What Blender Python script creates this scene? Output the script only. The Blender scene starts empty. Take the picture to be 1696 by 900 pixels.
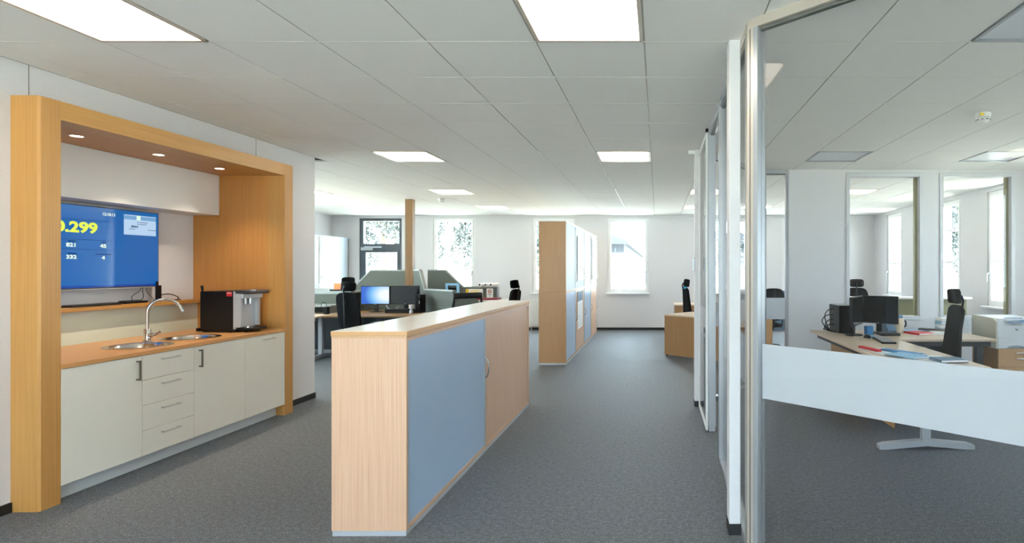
import bpy, bmesh, math, random
from mathutils import Vector, Matrix
R = math.radians
SC = bpy.context.scene
COL = SC.collection
random.seed(7)

# ------------------------------------------------------------ camera, sky, exposure
F, CX, CY, CAMZ = 960.0, 1089.0, 444.5, 1.525
cam = bpy.data.cameras.new('camera')
cam.sensor_width = 36.0; cam.lens = F * 36.0 / 1696.0
cam.shift_x = (848 - CX) / 1696.0; cam.shift_y = -(450 - CY) / 1696.0
cam.clip_start = .05; cam.clip_end = 400
camo = bpy.data.objects.new('camera', cam); COL.objects.link(camo)
camo.location = (0, 0, CAMZ); camo.rotation_euler = (R(90), 0, 0)
SC.camera = camo

LAMP = 10.5
world = bpy.data.worlds.new('sky'); SC.world = world; world.use_nodes = True
bg = world.node_tree.nodes['Background']
bg.inputs[0].default_value = (.68, .84, 1.0, 1); bg.inputs[1].default_value = 19.0
sun = bpy.data.lights.new('sun', 'SUN'); sun.energy = 90; sun.angle = R(2); sun.color = (1, .96, .9)
suno = bpy.data.objects.new('sun', sun); COL.objects.link(suno)
suno.rotation_euler = Vector((.35, .62, -1.15)).to_track_quat('-Z', 'Y').to_euler()
SC.view_settings.view_transform = 'Standard'; SC.view_settings.look = 'None'
SC.view_settings.gamma = 1; SC.view_settings.use_curve_mapping = False
SC.view_settings.exposure = 0.15
SC.cycles.transparent_max_bounces = 32
SC.cycles.max_bounces = 12; SC.cycles.diffuse_bounces = 7; SC.cycles.glossy_bounces = 5
SC.cycles.sample_clamp_indirect = 6

# ------------------------------------------------------------ helpers
def PX(px, Y): return (px - CX) * Y / F      # world x of a measured picture column at distance Y
def PZ(py, Y): return CAMZ - (py - CY) * Y / F
def lin(c):
    o = []
    for v in c:
        v /= 255.0
        o.append(v / 12.92 if v <= .04045 else ((v + .055) / 1.055) ** 2.4)
    return (*o, 1)

def mat(name, rgb, rough=.6, metal=0, spec=.5, emit=None, es=0):
    m = bpy.data.materials.new(name); m.use_nodes = True
    b = m.node_tree.nodes['Principled BSDF']
    b.inputs['Base Color'].default_value = lin(rgb)
    b.inputs['Roughness'].default_value = rough; b.inputs['Metallic'].default_value = metal
    b.inputs['Specular IOR Level'].default_value = spec
    if emit: b.inputs['Emission Color'].default_value = lin(emit); b.inputs['Emission Strength'].default_value = es
    m['b'] = 1
    return m

def nz(m, sc, c1, c2, scale=(1, 1, 1), detail=3, bump=0, dist=.002, lo=.35, hi=.65, rough=None):
    """colour from a noise between c1 and c2, optional fine bump, object coordinates"""
    nt = m.node_tree; N = nt.nodes; L = nt.links; b = N['Principled BSDF']
    tc = N.new('ShaderNodeTexCoord'); mp = N.new('ShaderNodeMapping'); mp.inputs['Scale'].default_value = scale
    L.new(tc.outputs['Object'], mp.inputs[0])
    n = N.new('ShaderNodeTexNoise'); n.inputs['Scale'].default_value = sc; n.inputs['Detail'].default_value = detail
    L.new(mp.outputs[0], n.inputs['Vector'])
    r = N.new('ShaderNodeValToRGB'); r.color_ramp.elements[0].position = lo; r.color_ramp.elements[1].position = hi
    r.color_ramp.elements[0].color = lin(c1); r.color_ramp.elements[1].color = lin(c2)
    L.new(n.outputs['Fac'], r.inputs[0]); L.new(r.outputs[0], b.inputs['Base Color'])
    if bump:
        bp = N.new('ShaderNodeBump'); bp.inputs['Strength'].default_value = bump; bp.inputs['Distance'].default_value = dist
        L.new(n.outputs['Fac'], bp.inputs['Height']); L.new(bp.outputs[0], b.inputs['Normal'])
    return m

def wood(name, c1, c2, ax, rough=.38, f=90):
    m = mat(name, c1, rough)
    s = {'x': (1.2, f, f), 'y': (f, 1.2, f), 'z': (f, f, 1.2)}[ax]
    nz(m, 1.6, c1, c2, s, 3, .05, .0005, .25, .75)
    return m

def glassy(name, tint=(1, 1, 1), ior=1.45, rough=0.0):
    m = bpy.data.materials.new(name); m.use_nodes = True
    nt = m.node_tree; N = nt.nodes; L = nt.links
    N.remove(N['Principled BSDF'])
    t = N.new('ShaderNodeBsdfTransparent'); t.inputs[0].default_value = (*tint, 1)
    g = N.new('ShaderNodeBsdfGlossy'); g.inputs['Roughness'].default_value = rough
    f = N.new('ShaderNodeFresnel')
    # the pane does not refract, so both of its faces must reflect like the outer one
    ge = N.new('ShaderNodeNewGeometry'); mr = N.new('ShaderNodeMapRange')
    mr.inputs['To Min'].default_value = ior; mr.inputs['To Max'].default_value = 1 / ior
    L.new(ge.outputs['Backfacing'], mr.inputs['Value']); L.new(mr.outputs[0], f.inputs[0])
    x = N.new('ShaderNodeMixShader')
    L.new(f.outputs[0], x.inputs[0]); L.new(t.outputs[0], x.inputs[1]); L.new(g.outputs[0], x.inputs[2])
    L.new(x.outputs[0], N['Material Output'].inputs[0])
    return m

def frosted(name, rgb):
    m = bpy.data.materials.new(name); m.use_nodes = True
    nt = m.node_tree; N = nt.nodes; L = nt.links
    N.remove(N['Principled BSDF'])
    d = N.new('ShaderNodeBsdfDiffuse'); d.inputs[0].default_value = lin(rgb)
    t = N.new('ShaderNodeBsdfTranslucent'); t.inputs[0].default_value = lin(rgb)
    x = N.new('ShaderNodeMixShader'); x.inputs[0].default_value = .45
    L.new(d.outputs[0], x.inputs[1]); L.new(t.outputs[0], x.inputs[2])
    L.new(x.outputs[0], N['Material Output'].inputs[0])
    return m

class MB:
    def __init__(s): s.b = bmesh.new()
    def box(s, x0, x1, y0, y1, z0, z1, bev=0, rz=0, seg=1):
        b2 = bmesh.new()
        bmesh.ops.create_cube(b2, size=1)
        bmesh.ops.scale(b2, vec=(abs(x1 - x0), abs(y1 - y0), abs(z1 - z0)), verts=b2.verts)
        if bev: bmesh.ops.bevel(b2, geom=b2.edges[:], offset=bev, segments=seg, affect='EDGES', profile=.5)
        if rz: bmesh.ops.rotate(b2, cent=(0, 0, 0), matrix=Matrix.Rotation(rz, 3, 'Z'), verts=b2.verts)
        bmesh.ops.translate(b2, vec=((x0 + x1) / 2, (y0 + y1) / 2, (z0 + z1) / 2), verts=b2.verts)
        s._add(b2); return s
    def _add(s, b2):
        me = bpy.data.meshes.new('t'); b2.to_mesh(me); b2.free(); s.b.from_mesh(me); bpy.data.meshes.remove(me)
    def cyl(s, p0, p1, r0, r1=None, seg=20):
        r1 = r0 if r1 is None else r1
        p0 = Vector(p0); p1 = Vector(p1); d = p1 - p0
        q = Vector((0, 0, 1)).rotation_difference(d.normalized()).to_matrix().to_4x4()
        bmesh.ops.create_cone(s.b, cap_ends=True, segments=seg, radius1=r0, radius2=r1, depth=d.length,
                              matrix=Matrix.Translation((p0 + p1) / 2) @ q)
        return s
    def tube(s, pts, r, seg=10, closed=False):
        pts = [Vector(p) for p in pts]; n = len(pts); rings = []
        up = Vector((0, 0, 1)); prev = None
        for i, p in enumerate(pts):
            a = pts[max(i - 1, 0)]; c = pts[min(i + 1, n - 1)]; t = (c - a).normalized()
            if prev is None:
                u = t.cross(up) if abs(t.z) < .95 else t.cross(Vector((1, 0, 0)))
            else: u = prev - t * prev.dot(t)
            u.normalize(); prev = u; v = t.cross(u)
            rr = r[i] if isinstance(r, (list, tuple)) else r
            rings.append([s.b.verts.new(p + (u * math.cos(2 * math.pi * k / seg) + v * math.sin(2 * math.pi * k / seg)) * rr) for k in range(seg)])
        for i in range(n - 1):
            for k in range(seg):
                s.b.faces.new((rings[i][k], rings[i][(k + 1) % seg], rings[i + 1][(k + 1) % seg], rings[i + 1][k]))
        s.b.faces.new(rings[0][::-1]); s.b.faces.new(rings[-1])
        return s
    def lathe(s, prof, c=(0, 0, 0), seg=32, sy=1):
        rings = []
        for (r, z) in prof:
            rings.append([s.b.verts.new((c[0] + r * math.cos(2 * math.pi * k / seg), c[1] + sy * r * math.sin(2 * math.pi * k / seg), c[2] + z)) for k in range(seg)])
        for i in range(len(rings) - 1):
            for k in range(seg):
                s.b.faces.new((rings[i][k], rings[i][(k + 1) % seg], rings[i + 1][(k + 1) % seg], rings[i + 1][k]))
        if prof[0] != prof[-1]:
            if prof[0][0] > 1e-6: s.b.faces.new(rings[0][::-1])
            if prof[-1][0] > 1e-6: s.b.faces.new(rings[-1])
        return s
    def prism(s, poly, vec):
        """poly: 3-D points of one face, extruded along vec"""
        vec = Vector(vec)
        a = [s.b.verts.new(Vector(p)) for p in poly]; b = [s.b.verts.new(Vector(p) + vec) for p in poly]
        n = len(a)
        s.b.faces.new(a[::-1]); s.b.faces.new(b)
        for i in range(n): s.b.faces.new((a[i], a[(i + 1) % n], b[(i + 1) % n], b[i]))
        return s
    def pillow(s, w, h, t, M=None, n=2, bend=0):
        """rounded upholstered slab w (x) by h (z), thickness t (y); bend curves it about z"""
        b2 = bmesh.new(); bmesh.ops.create_cube(b2, size=1)
        bmesh.ops.subdivide_edges(b2, edges=b2.edges[:], cuts=5, use_grid_fill=True)
        for v in b2.verts:
            x, y, z = v.co.x * 2, v.co.y * 2, v.co.z * 2
            k = 4.0
            l = (abs(x) ** k + abs(z) ** k) ** (1 / k)
            m_ = max(abs(x), abs(z), 1e-6)
            if l > 1e-6: x, z = x * m_ / l, z * m_ / l
            e = max(abs(x), abs(z)); y *= (1 - .55 * e ** 5)
            v.co = Vector((x * w / 2, y * t / 2 + bend * (x * x), z * h / 2))
        if M is not None: bmesh.ops.transform(b2, matrix=M, verts=b2.verts)
        s._add(b2); return s
    def obj(s, name, m, parent=None, smooth=None, kind=None, label=None, w=False):
        bmesh.ops.recalc_face_normals(s.b, faces=s.b.faces[:])
        if w and parent is not None:
            bmesh.ops.transform(s.b, matrix=WM(parent).inverted(), verts=s.b.verts)
        me = bpy.data.meshes.new(name); s.b.to_mesh(me); s.b.free()
        if smooth is not None:
            for p in me.polygons: p.use_smooth = True
            try: me.set_sharp_from_angle(angle=R(smooth))
            except Exception: pass
        me.materials.append(m)
        o = bpy.data.objects.new(name, me); COL.objects.link(o)
        if parent is not None: o.parent = parent
        if kind: o['kind'] = kind
        if label: o['label'] = label
        return o

def WM(o):
    M = Matrix.LocRotScale(o.location, o.rotation_euler, o.scale)
    return WM(o.parent) @ M if o.parent else M

def thing(name, label, cat, loc=(0, 0, 0), rz=0, group=None):
    o = bpy.data.objects.new(name, None); COL.objects.link(o)
    o.empty_display_size = .1
    o.location = loc; o.rotation_euler = (0, 0, rz); o['label'] = label; o['category'] = cat
    if group: o['group'] = group
    return o
def tag(o, label, cat, group=None):
    o['label'] = label; o['category'] = cat
    if group: o['group'] = group
    return o
def setorg(o, loc):
    """move a mesh thing's origin to its base without moving the mesh"""
    o.data.transform(Matrix.Translation(-Vector(loc))); o.location = loc
    return o
def struct(name, mb, m): return mb.obj(name, m, kind='structure')
def dup(root, loc=None, rz=None, label=None, group=None):
    r = root.copy(); COL.objects.link(r)
    if loc is not None: r.location = loc
    if rz is not None: r.rotation_euler = (0, 0, rz)
    if label: r['label'] = label
    if group: r['group'] = group
    for ch in list(root.children):
        c = ch.copy(); COL.objects.link(c); c.parent = r
        for g in list(ch.children):
            d = g.copy(); COL.objects.link(d); d.parent = c
    return r

def text(body, name, m, parent, size, M, bold=0, align='CENTER', sx=1.0):
    cu = bpy.data.curves.new('t', 'FONT'); cu.body = body; cu.size = size; cu.offset = bold
    cu.align_x = align; cu.align_y = 'CENTER'; cu.resolution_u = 3
    to = bpy.data.objects.new('t', cu); COL.objects.link(to)
    bpy.context.view_layer.update()
    me = bpy.data.meshes.new_from_object(to.evaluated_get(bpy.context.evaluated_depsgraph_get()))
    bpy.data.objects.remove(to); bpy.data.curves.remove(cu)
    me.transform(Matrix.Diagonal((sx, 1, 1, 1)))
    me.transform(M)
    me.transform(WM(parent).inverted())
    me.materials.clear(); me.materials.append(m); me.name = name
    o = bpy.data.objects.new(name, me); COL.objects.link(o); o.parent = parent
    return o

# ------------------------------------------------------------ materials
M_wall = mat('painted wall', (220, 219, 221), .75); nz(M_wall, 160, (218, 217, 219), (222, 221, 223), bump=.05)
M_tile = mat('ceiling tile', (243, 242, 240), .85); nz(M_tile, 500, (241, 240, 238), (245, 244, 242), bump=.04, dist=.001)
M_slab = mat('ceiling void', (120, 118, 112), .9)
M_grid = mat('ceiling runner', (170, 168, 160), .45, .2)
M_grid2 = mat('ceiling cross tee', (238, 237, 232), .5)
M_base = mat('black skirting', (24, 24, 26), .6)
M_alu = mat('anodised aluminium', (178, 181, 186), .35, .5)
M_ifr = mat('pale grey lacquer', (214, 215, 218), .4)
M_aluw = mat('pale aluminium', (212, 202, 190), .35, .5)
M_alud = mat('grey groove', (96, 98, 96), .5, .2)
M_white = mat('white lacquer', (238, 238, 236), .35)
M_wframe = mat('white window frame', (240, 240, 240), .4)
M_cab = mat('kitchen front', (228, 224, 212), .3)
M_plinth = mat('pale plinth', (206, 214, 216), .45)
M_oakz = wood('oak upright', (172, 122, 62), (188, 140, 78), 'z')
M_oaky = wood('oak lengthwise', (176, 126, 62), (192, 144, 80), 'y')
M_oakin = wood('oak niche lining', (176, 118, 56), (190, 134, 70), 'z')
M_oaktop = wood('oak worktop', (180, 128, 74), (196, 146, 92), 'y', .28)
M_beechz = wood('beech upright', (186, 144, 116), (214, 178, 150), 'z', f=170)
M_beechy = wood('beech lengthwise', (184, 144, 106), (206, 170, 136), 'y', .25)
M_tallz = wood('beech tall cabinet', (164, 122, 78), (180, 138, 92), 'z')
M_colz = wood('dark oak', (112, 80, 42), (130, 95, 54), 'z')  # darker brown oak for the column and the monitor desk
M_edge = wood('beech edge', (180, 132, 84), (198, 154, 104), 'y')
M_topw = mat('pale sideboard top', (232, 214, 198), .2, spec=.8); nz(M_topw, 1.5, (240, 232, 224), (248, 242, 236), (90, 1.2, 90))
M_shut = mat('grey blue shutter', (158, 178, 202), .35)
M_shutl = mat('light grey shutter', (190, 202, 214), .5)
M_metal = mat('chrome', (225, 225, 225), .08, 1)
M_steel = mat('brushed steel', (200, 200, 198), .25, 1)
M_sinks = mat('sink steel', (232, 230, 226), .16, 1)
M_handle = mat('satin handle', (196, 194, 188), .3, .5)
M_dsteel = mat('dark nickel', (120, 116, 104), .35, .9)
M_black = mat('black plastic', (13, 13, 15), .4, spec=.3)
M_blackm = mat('matt black fabric', (12, 13, 15), .9, spec=.15)
M_dgrey = mat('dark grey plastic', (52, 54, 58), .45)
M_silver = mat('silver paint', (190, 194, 200), .35, .35)
M_red = mat('red', (190, 30, 40), .5)
M_dred = mat('dark red fabric', (120, 20, 36), .8)
M_div = mat('grey green screen fabric', (92, 98, 90), .9); nz(M_div, 400, (86, 92, 85), (99, 105, 97), bump=.1)
M_divm = mat('screen rail', (150, 156, 152), .45, .3)
M_dgrn = mat('screen slot', (66, 70, 66), .7)
M_splash = mat('pale green splash glass', (224, 230, 212), .12)
M_desk = wood('desk top', (212, 190, 168), (224, 204, 184), 'y', .3)
M_deskw = mat('pale desk top', (225, 220, 214), .3)
M_paper = mat('paper', (242, 243, 244), .7)
M_blue = mat('blue card', (48, 120, 176), .5)
M_lblue = mat('light blue card', (130, 180, 214), .5)
M_grblue = mat('grey blue cover', (92, 120, 146), .5)
M_yel = mat('yellow card', (226, 188, 40), .6)
M_orange = mat('orange card', (214, 110, 50), .6)
M_cyan = mat('cyan fabric', (60, 160, 196), .7)
M_anth = mat('anthracite frame', (62, 72, 80), .4)
M_glass = glassy('clear glass', ior=1.28)
M_gware = glassy('glassware', (.97, .985, .99), 1.3)
M_wglass = glassy('window glass', (.97, .99, .98), 1.3)
M_frost = frosted('frosted film', (228, 232, 238))
M_diff = mat('lit diffuser', (255, 255, 255), .6, emit=(255, 240, 218), es=LAMP)
M_diffo = mat('unlit diffuser', (226, 230, 238), .35)
M_spot = mat('lit spot lens', (255, 250, 240), .5, emit=(255, 240, 215), es=12)
M_olive = mat('olive reveal', (150, 148, 112), .6)
M_prn = mat('printer white', (228, 230, 234), .4)
M_prnside = mat('printer beige side', (206, 204, 190), .5)
M_beige = mat('cream', (226, 214, 190), .5)

# carpet
M_carpet = mat('loop carpet', (92, 92, 88), .6, spec=.45)
def _carpet():
    nt = M_carpet.node_tree; N = nt.nodes; L = nt.links; b = N['Principled BSDF']
    tc = N.new('ShaderNodeTexCoord')
    a = N.new('ShaderNodeTexNoise'); a.inputs['Scale'].default_value = 210; a.inputs['Detail'].default_value = 5; a.inputs['Roughness'].default_value = .85
    c = N.new('ShaderNodeTexNoise'); c.inputs['Scale'].default_value = 34; c.inputs['Detail'].default_value = 3
    mp = N.new('ShaderNodeMapping'); mp.inputs['Scale'].default_value = (1, .6, 1)
    L.new(tc.outputs['Object'], mp.inputs[0]); L.new(mp.outputs[0], a.inputs[0]); L.new(tc.outputs['Object'], c.inputs[0])
    ad = N.new('ShaderNodeMath'); ad.operation = 'MULTIPLY_ADD'; ad.inputs[1].default_value = .12
    L.new(c.outputs['Fac'], ad.inputs[0]); L.new(a.outputs['Fac'], ad.inputs[2])
    r = N.new('ShaderNodeValToRGB'); e = r.color_ramp.elements
    e[0].position = .45; e[0].color = lin((40, 41, 43)); e[1].position = .68; e[1].color = lin((160, 165, 172))
    x = e.new(.56); x.color = lin((80, 84, 90))
    L.new(ad.outputs[0], r.inputs[0]); L.new(r.outputs[0], b.inputs['Base Color'])
    bp = N.new('ShaderNodeBump'); bp.inputs['Strength'].default_value = .5; bp.inputs['Distance'].default_value = .004
    L.new(a.outputs['Fac'], bp.inputs['Height']); L.new(bp.outputs[0], b.inputs['Normal'])
_carpet()

# ------------------------------------------------------------ room shell
CEIL = 2.83
XL, XR, YB, YF = -8.03, 5.355, 14.32, -3.0
KX = -4.04; KY1 = 6.83          # kitchen wall plane and its far end
WT = .30
b = MB().box(XL - .3, XR + .3, YF - .3, YB + .3, -.08, 0)
struct('floor', b, M_carpet)

def wall_cuts(name, axis, c0, c1, a0, a1, z1, holes, m=None):
    """wall slab between c0..c1 across, a0..a1 along, with rectangular holes (u0,u1,z0,z1)"""
    b = MB(); cur = a0
    def bx(u0, u1, z0_, z1_):
        if u1 - u0 < 1e-4 or z1_ - z0_ < 1e-4: return
        if axis == 'x': b.box(u0, u1, c0, c1, z0_, z1_)
        else: b.box(c0, c1, u0, u1, z0_, z1_)
    for (u0, u1, h0, h1) in sorted(holes):
        bx(cur, u0, 0, z1); bx(u0, u1, 0, h0); bx(u0, u1, h1, z1); cur = u1
    bx(cur, a1, 0, z1)
    return struct(name, b, m or M_wall)

BW = [(-5.55, -4.51), (-3.095, -2.05), (-1.243, -.212), (1.21, 2.24), (3.08, 4.1)]
WZ0, WZ1 = .915, 2.76
DX = (-7.37, -6.32)
wall_cuts('wall_back', 'x', YB, YB + WT, XL - .3, XR + .3, CEIL + .1, [(DX[0], DX[1], 0, WZ1)] + [(a, c, WZ0, WZ1) for a, c in BW])
RW = [(12.70, 13.54), (10.26, 11.15), (8.5, 9.42), (5.9, 6.8), (3.1, 4.0), (-.8, .2)]
wall_cuts('wall_right', 'y', XR, XR + WT, YF, YB, CEIL + .1, [(a, c, WZ0, WZ1) for a, c in RW])
LW = [(7.3, 8.8), (9.5, 11.0)]  # invented windows, out of view, bring daylight to the middle of the office
wall_cuts('wall_left', 'y', XL - WT, XL, YF, YB, CEIL + .1, [(a, c, WZ0, WZ1) for a, c in LW])
FW = [(-3.6, -2.2), (-.9, .5)]  # invented windows behind the camera, added for daylight fill
wall_cuts('wall_front', 'x', YF - WT, YF, XL, XR, CEIL + .1, [(a, c, .05, WZ1) for a, c in FW])
# kitchen wall with the niche cut out of it
NY0, NY1, NX, NZ = 3.752, 6.006, -4.81, 2.485
PY0, PY1, PZT = 3.619, 6.138, 2.606
b = MB()
b.box(KX - .14, KX, YF, PY0 + .05, 0, CEIL); b.box(KX - .14, KX, PY1 - .05, KY1, 0, CEIL)
b.box(KX - .14, KX, PY0 + .05, PY1 - .05, PZT - .05, CEIL)
b.box(XL, KX - .14, KY1 - .14, KY1, 0, CEIL)
struct('wall_kitchen', b, M_wall)
b = MB(); b.box(NX - .1, NX, NY0 - .2, NY1 + .2, 0, CEIL); struct('wall_niche_back', b, M_wall)
# fine joints in the wall boarding (shadow gaps)
for i, (yy, z0, z1) in enumerate([(3.752 - .03, PZT, CEIL), (5.83, PZT, CEIL)]):
    struct('trim_%d' % (i + 1), MB().box(KX - .002, KX + .0015, yy, yy + .004, z0, z1), M_alud)
# skirtings
struct('baseboard_kitchen', MB().box(KX, KX + .014, YF, PY0 - .003, 0, .062).box(KX, KX + .014, PY1 + .003, KY1, 0, .062), M_base)
b = MB(); cur = XL
b.box(XL, DX[0], YB - .014, YB, 0, .06); b.box(DX[1], XR, YB - .014, YB, 0, .06); struct('baseboard_back', b, M_base)
struct('baseboard_right', MB().box(XR - .014, XR, YF, YB - .02, 0, .06), M_base)

# ceiling: slab, 300 single tiles, the rest joined, runners, lamps
ceil = struct('ceiling', MB().box(XL, XR, YF, YB, CEIL + .03, CEIL + .12), M_slab)
GX, GY, G = -.0765, 3.338, .625
LIT = [(-1, -1), (-5, -1), (-1, 5), (-5, 5), (-6, 10), (-6, 14), (-10, 10), (-10, 14), (1, 10), (1, 14), (5, 10),
       (-1, -7), (-5, -7), (3, 14)]
OFF = [(3, -1), (3, 5), (6, 5), (6, -1)]
LCELL = set(LIT + OFF)
kx0 = math.floor((XL - GX) / G); kx1 = math.ceil((XR - GX) / G)
ky0 = math.floor((YF - GY) / G); ky1 = math.ceil((YB - GY) / G)
tiles = []
for i in range(kx0, kx1):
    for j in range(ky0, ky1):
        if (i, j) in LCELL: continue
        x0, x1 = max(GX + i * G, XL), min(GX + (i + 1) * G, XR)
        y0, y1 = max(GY + j * G, YF), min(GY + (j + 1) * G, YB)
        if y0 < KY1 - .2 and x0 < KX:      # clip at the kitchen wall
            x0 = max(x0, KX - .0)
        if x1 - x0 < .03 or y1 - y0 < .03: continue
        yc = max((y0 + y1) / 2, .3); xc = (x0 + x1) / 2
        px = CX + F * xc / yc; py = CY - F * (CEIL - CAMZ) / yc
        vis = (-90 < px < 1790) and (-70 < py)
        if xc < KX and yc < KY1 + .1: vis = False
        if yc > 6.9 and px < 505: vis = False
        if yc > 7.8 and 1210 < px < 1400: vis = False
        tiles.append((0 if vis else 1, yc, x0, x1, y0, y1, (i, j)))
tiles.sort()
TB = {}
def tile_box(b, x0, x1, y0, y1):
    b.box(x0 + .0045, x1 - .0045, y0 + .0018, y1 - .0018, CEIL, CEIL + .018, .0015)
full = MB(); tile_box(full, 0, G, 0, G); fo = full.obj('tile', M_tile, ceil); COL.objects.unlink(fo)
rest = MB(); nt_ = 0
for k, (nv, yc, x0, x1, y0, y1, ij) in enumerate(tiles):
    if nv == 0 and nt_ < 298:
        nt_ += 1
        if x1 - x0 > G - .001 and y1 - y0 > G - .001:
            o = bpy.data.objects.new('ceiling_tile', fo.data); COL.objects.link(o); o.location = (x0, y0, 0); o.parent = ceil
        else:
            bb = MB(); tile_box(bb, x0, x1, y0, y1); bb.obj('ceiling_tile', M_tile, ceil)
    else: tile_box(rest, x0, x1, y0, y1)
bpy.data.objects.remove(fo)
rest.obj('far_ceiling_tiles', M_tile, ceil, kind='stuff')
for i in range(kx0 + 1, kx1):
    x = GX + i * G
    y0 = KY1 if x < KX else YF
    MB().box(x - .011, x + .011, y0, YB, CEIL + .004, CEIL + .03).obj('grid_runner', M_grid, ceil)
b = MB()
for j in range(ky0 + 1, ky1):
    y = GY + j * G
    b.box(KX if y < KY1 else XL, XR, y - .005, y + .005, CEIL - .0012, CEIL + .003)
b.obj('cross_tees', M_grid2, ceil)

def lamp(i, j, lit, label):
    x0, y0 = GX + i * G, GY + j * G
    t = thing('ceiling_light', label, 'ceiling light', (x0 + G / 2, y0 + G / 2, CEIL), 0, 'square recessed ceiling panels')
    h = G / 2 - .006
    b = MB()
    for s in (-1, 1):
        b.box(s * h, s * (h - .022), -h, h, -.006, .016, .002); b.box(-h, h, s * h, s * (h - .022), -.006, .016, .002)
    b.obj('frame', M_aluw if lit else M_alu, t)
    MB().box(-h + .02, h - .02, -h + .02, h - .02, .006, .012).obj('diffuser', M_diff if lit else M_diffo, t)
    MB().box(-h + .001, h - .001, -h + .001, h - .001, .017, .03).obj('housing', M_slab, t)
    return t
LL = {(-1, -1): 'large lit panel above the hall, cut by the top edge of the picture',
      (-5, -1): 'large lit panel at the top left above the kitchen side',
      (-1, 5): 'lit panel over the corridor between tall cabinet and glass partition',
      (-5, 5): 'lit panel over the sideboard, left of the corridor panel',
      (-6, 10): 'small lit panel right of the wooden column head',
      (-6, 14): 'farthest lit panel over the window left of the tall cabinet',
      (-10, 10): 'lit panel just past the kitchen wall end, above the grey wall cabinets',
      (-10, 14): 'faint far panel left of the wooden column, above the dark glazed door',
      (1, 10): 'lit panel seen left of the slim partition post, nearer of two',
      (1, 14): 'lit panel seen left of the slim partition post, farther of two',
      (5, 10): 'lit panel seen through the left inner window of the glass office',
      (3, 14): 'lit panel far back in the right part of the open office',
      (-1, -7): 'added fill light panel behind the viewer over the hall', (-5, -7): 'added fill light panel behind the viewer on the kitchen side'}  # last two are unseen panels, added behind the camera as fill light
for c in LIT: lamp(*c, True, LL[c])
LO = {(3, -1): 'unlit panel at the top right corner of the glass office ceiling',
      (3, 5): 'unlit panel left of the smoke detector in the glass office', (6, 5): 'unlit panel at the right end of the glass office ceiling',
      (6, -1): 'unlit panel out of sight in the near part of the glass office'}
for c in OFF: lamp(*c, False, LO[c])

def detector(x, y, label, s=1):
    t = thing('smoke_detector', label, 'smoke detector', (x, y, CEIL - .085), 0, 'ceiling smoke detectors')
    MB().lathe([(.045 * s, .04), (.058 * s, .048), (.06 * s, .085)], seg=28).obj('mount', M_white, t, 40)
    MB().lathe([(.0, 0), (.026 * s, .001), (.036 * s, .012), (.05 * s, .028), (.052 * s, .042), (.03 * s, .043)], seg=28).obj('head', M_white, t, 40)
    b = MB()
    for k in range(8):
        a = k * math.pi / 4 + .2
        b.box(math.cos(a) * .045 * s - .008, math.cos(a) * .045 * s + .008, math.sin(a) * .045 * s - .008, math.sin(a) * .045 * s + .008, .026, .032)
    b.obj('vents', M_black, t)
    return t
d1 = detector(2.744, 4.887, 'white smoke detector on the ceiling of the glass office')
MB().box(-.055, -.025, -.062, -.05, .055, .075).obj('yellow_sticker', M_yel, d1)
detector(-4.05, 10.85, 'smoke detector on the ceiling right of the wooden column')

# ------------------------------------------------------------ windows
def window(n, axis, a0, a1, wallc, sgn, bars=(), m=M_wframe, handle=True, z0=WZ0, z1=WZ1):
    """axis 'x': window in a wall of constant y=wallc; frame sits .06 into the wall, room on the -sgn side"""
    t = bpy.data.objects.new('window_%d' % n, None); COL.objects.link(t); t['kind'] = 'structure'
    c0, c1 = wallc + sgn * .03, wallc + sgn * .11
    def bx(b, u0, u1, v0, v1, w0, w1, bev=.003):
        if axis == 'x': b.box(u0, u1, min(v0, v1), max(v0, v1), w0, w1, bev)
        else: b.box(min(v0, v1), max(v0, v1), u0, u1, w0, w1, bev)
    b = MB(); w = .055
    for (u0, u1, w0, w1) in ((a0, a0 + w, z0, z1), (a1 - w, a1, z0, z1), (a0 + w, a1 - w, z1 - w, z1), (a0 + w, a1 - w, z0, z0 + w)):
        bx(b, u0, u1, c0, c1, w0, w1)
    b.obj('window_frame', m, t)
    b = MB(); q = .05; s0 = a0 + w - .012; s1 = a1 - w + .012; e0 = z0 + w - .012; e1 = z1 - w + .012; d0, d1 = wallc + sgn * .012, wallc + sgn * .07
    for (u0, u1, w0, w1) in ((s0, s0 + q, e0, e1), (s1 - q, s1, e0, e1), (s0 + q, s1 - q, e1 - q, e1), (s0 + q, s1 - q, e0, e0 + q)):
        bx(b, u0, u1, d0, d1, w0, w1)
    b.obj('sash', m, t)
    for (u0, u1, w0, w1) in bars:
        b = MB(); bx(b, u0, u1, d0, d1, w0, w1); b.obj('glazing_bar', m, t)
    b = MB(); bx(b, s0 + q, s1 - q, wallc + sgn * .045, wallc + sgn * .055, e0 + q, e1 - q, 0); b.obj('pane', M_wglass, t)
    if handle:
        b = MB(); hx = s1 - q / 2
        bx(b, hx - .012, hx + .012, wallc, wallc + sgn * .012, 1.38, 1.46); bx(b, hx - .009, hx + .009, wallc - sgn * .045, wallc, 1.43, 1.45)
        bx(b, hx - .009, hx + .009, wallc - sgn * .045, wallc - sgn * .03, 1.31, 1.45); b.obj('window_handle', M_alu, t)
    b = MB()
    bx(b, a0 - .02, a1 + .02, wallc - sgn * .10, wallc + sgn * .03, z0 - .03, z0, .004); b.obj('window_sill', M_wframe, t)
    return t
n = 0
for a, c in BW: n += 1; window(n, 'x', a, c, YB, 1)
for a, c in RW:
    n += 1
    window(n, 'y', a, c, XR, 1, bars=[((a + c) / 2 - .015, (a + c) / 2 + .015, 1.03, 2.66), (a + .1, (a + c) / 2, 2.2, 2.23), (a + .1, c - .1, 1.62, 1.65)] if a > 7 else [])
for a, c in LW: n += 1; window(n, 'y', a, c, XL, -1, handle=False)  # unseen, added for daylight
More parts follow.
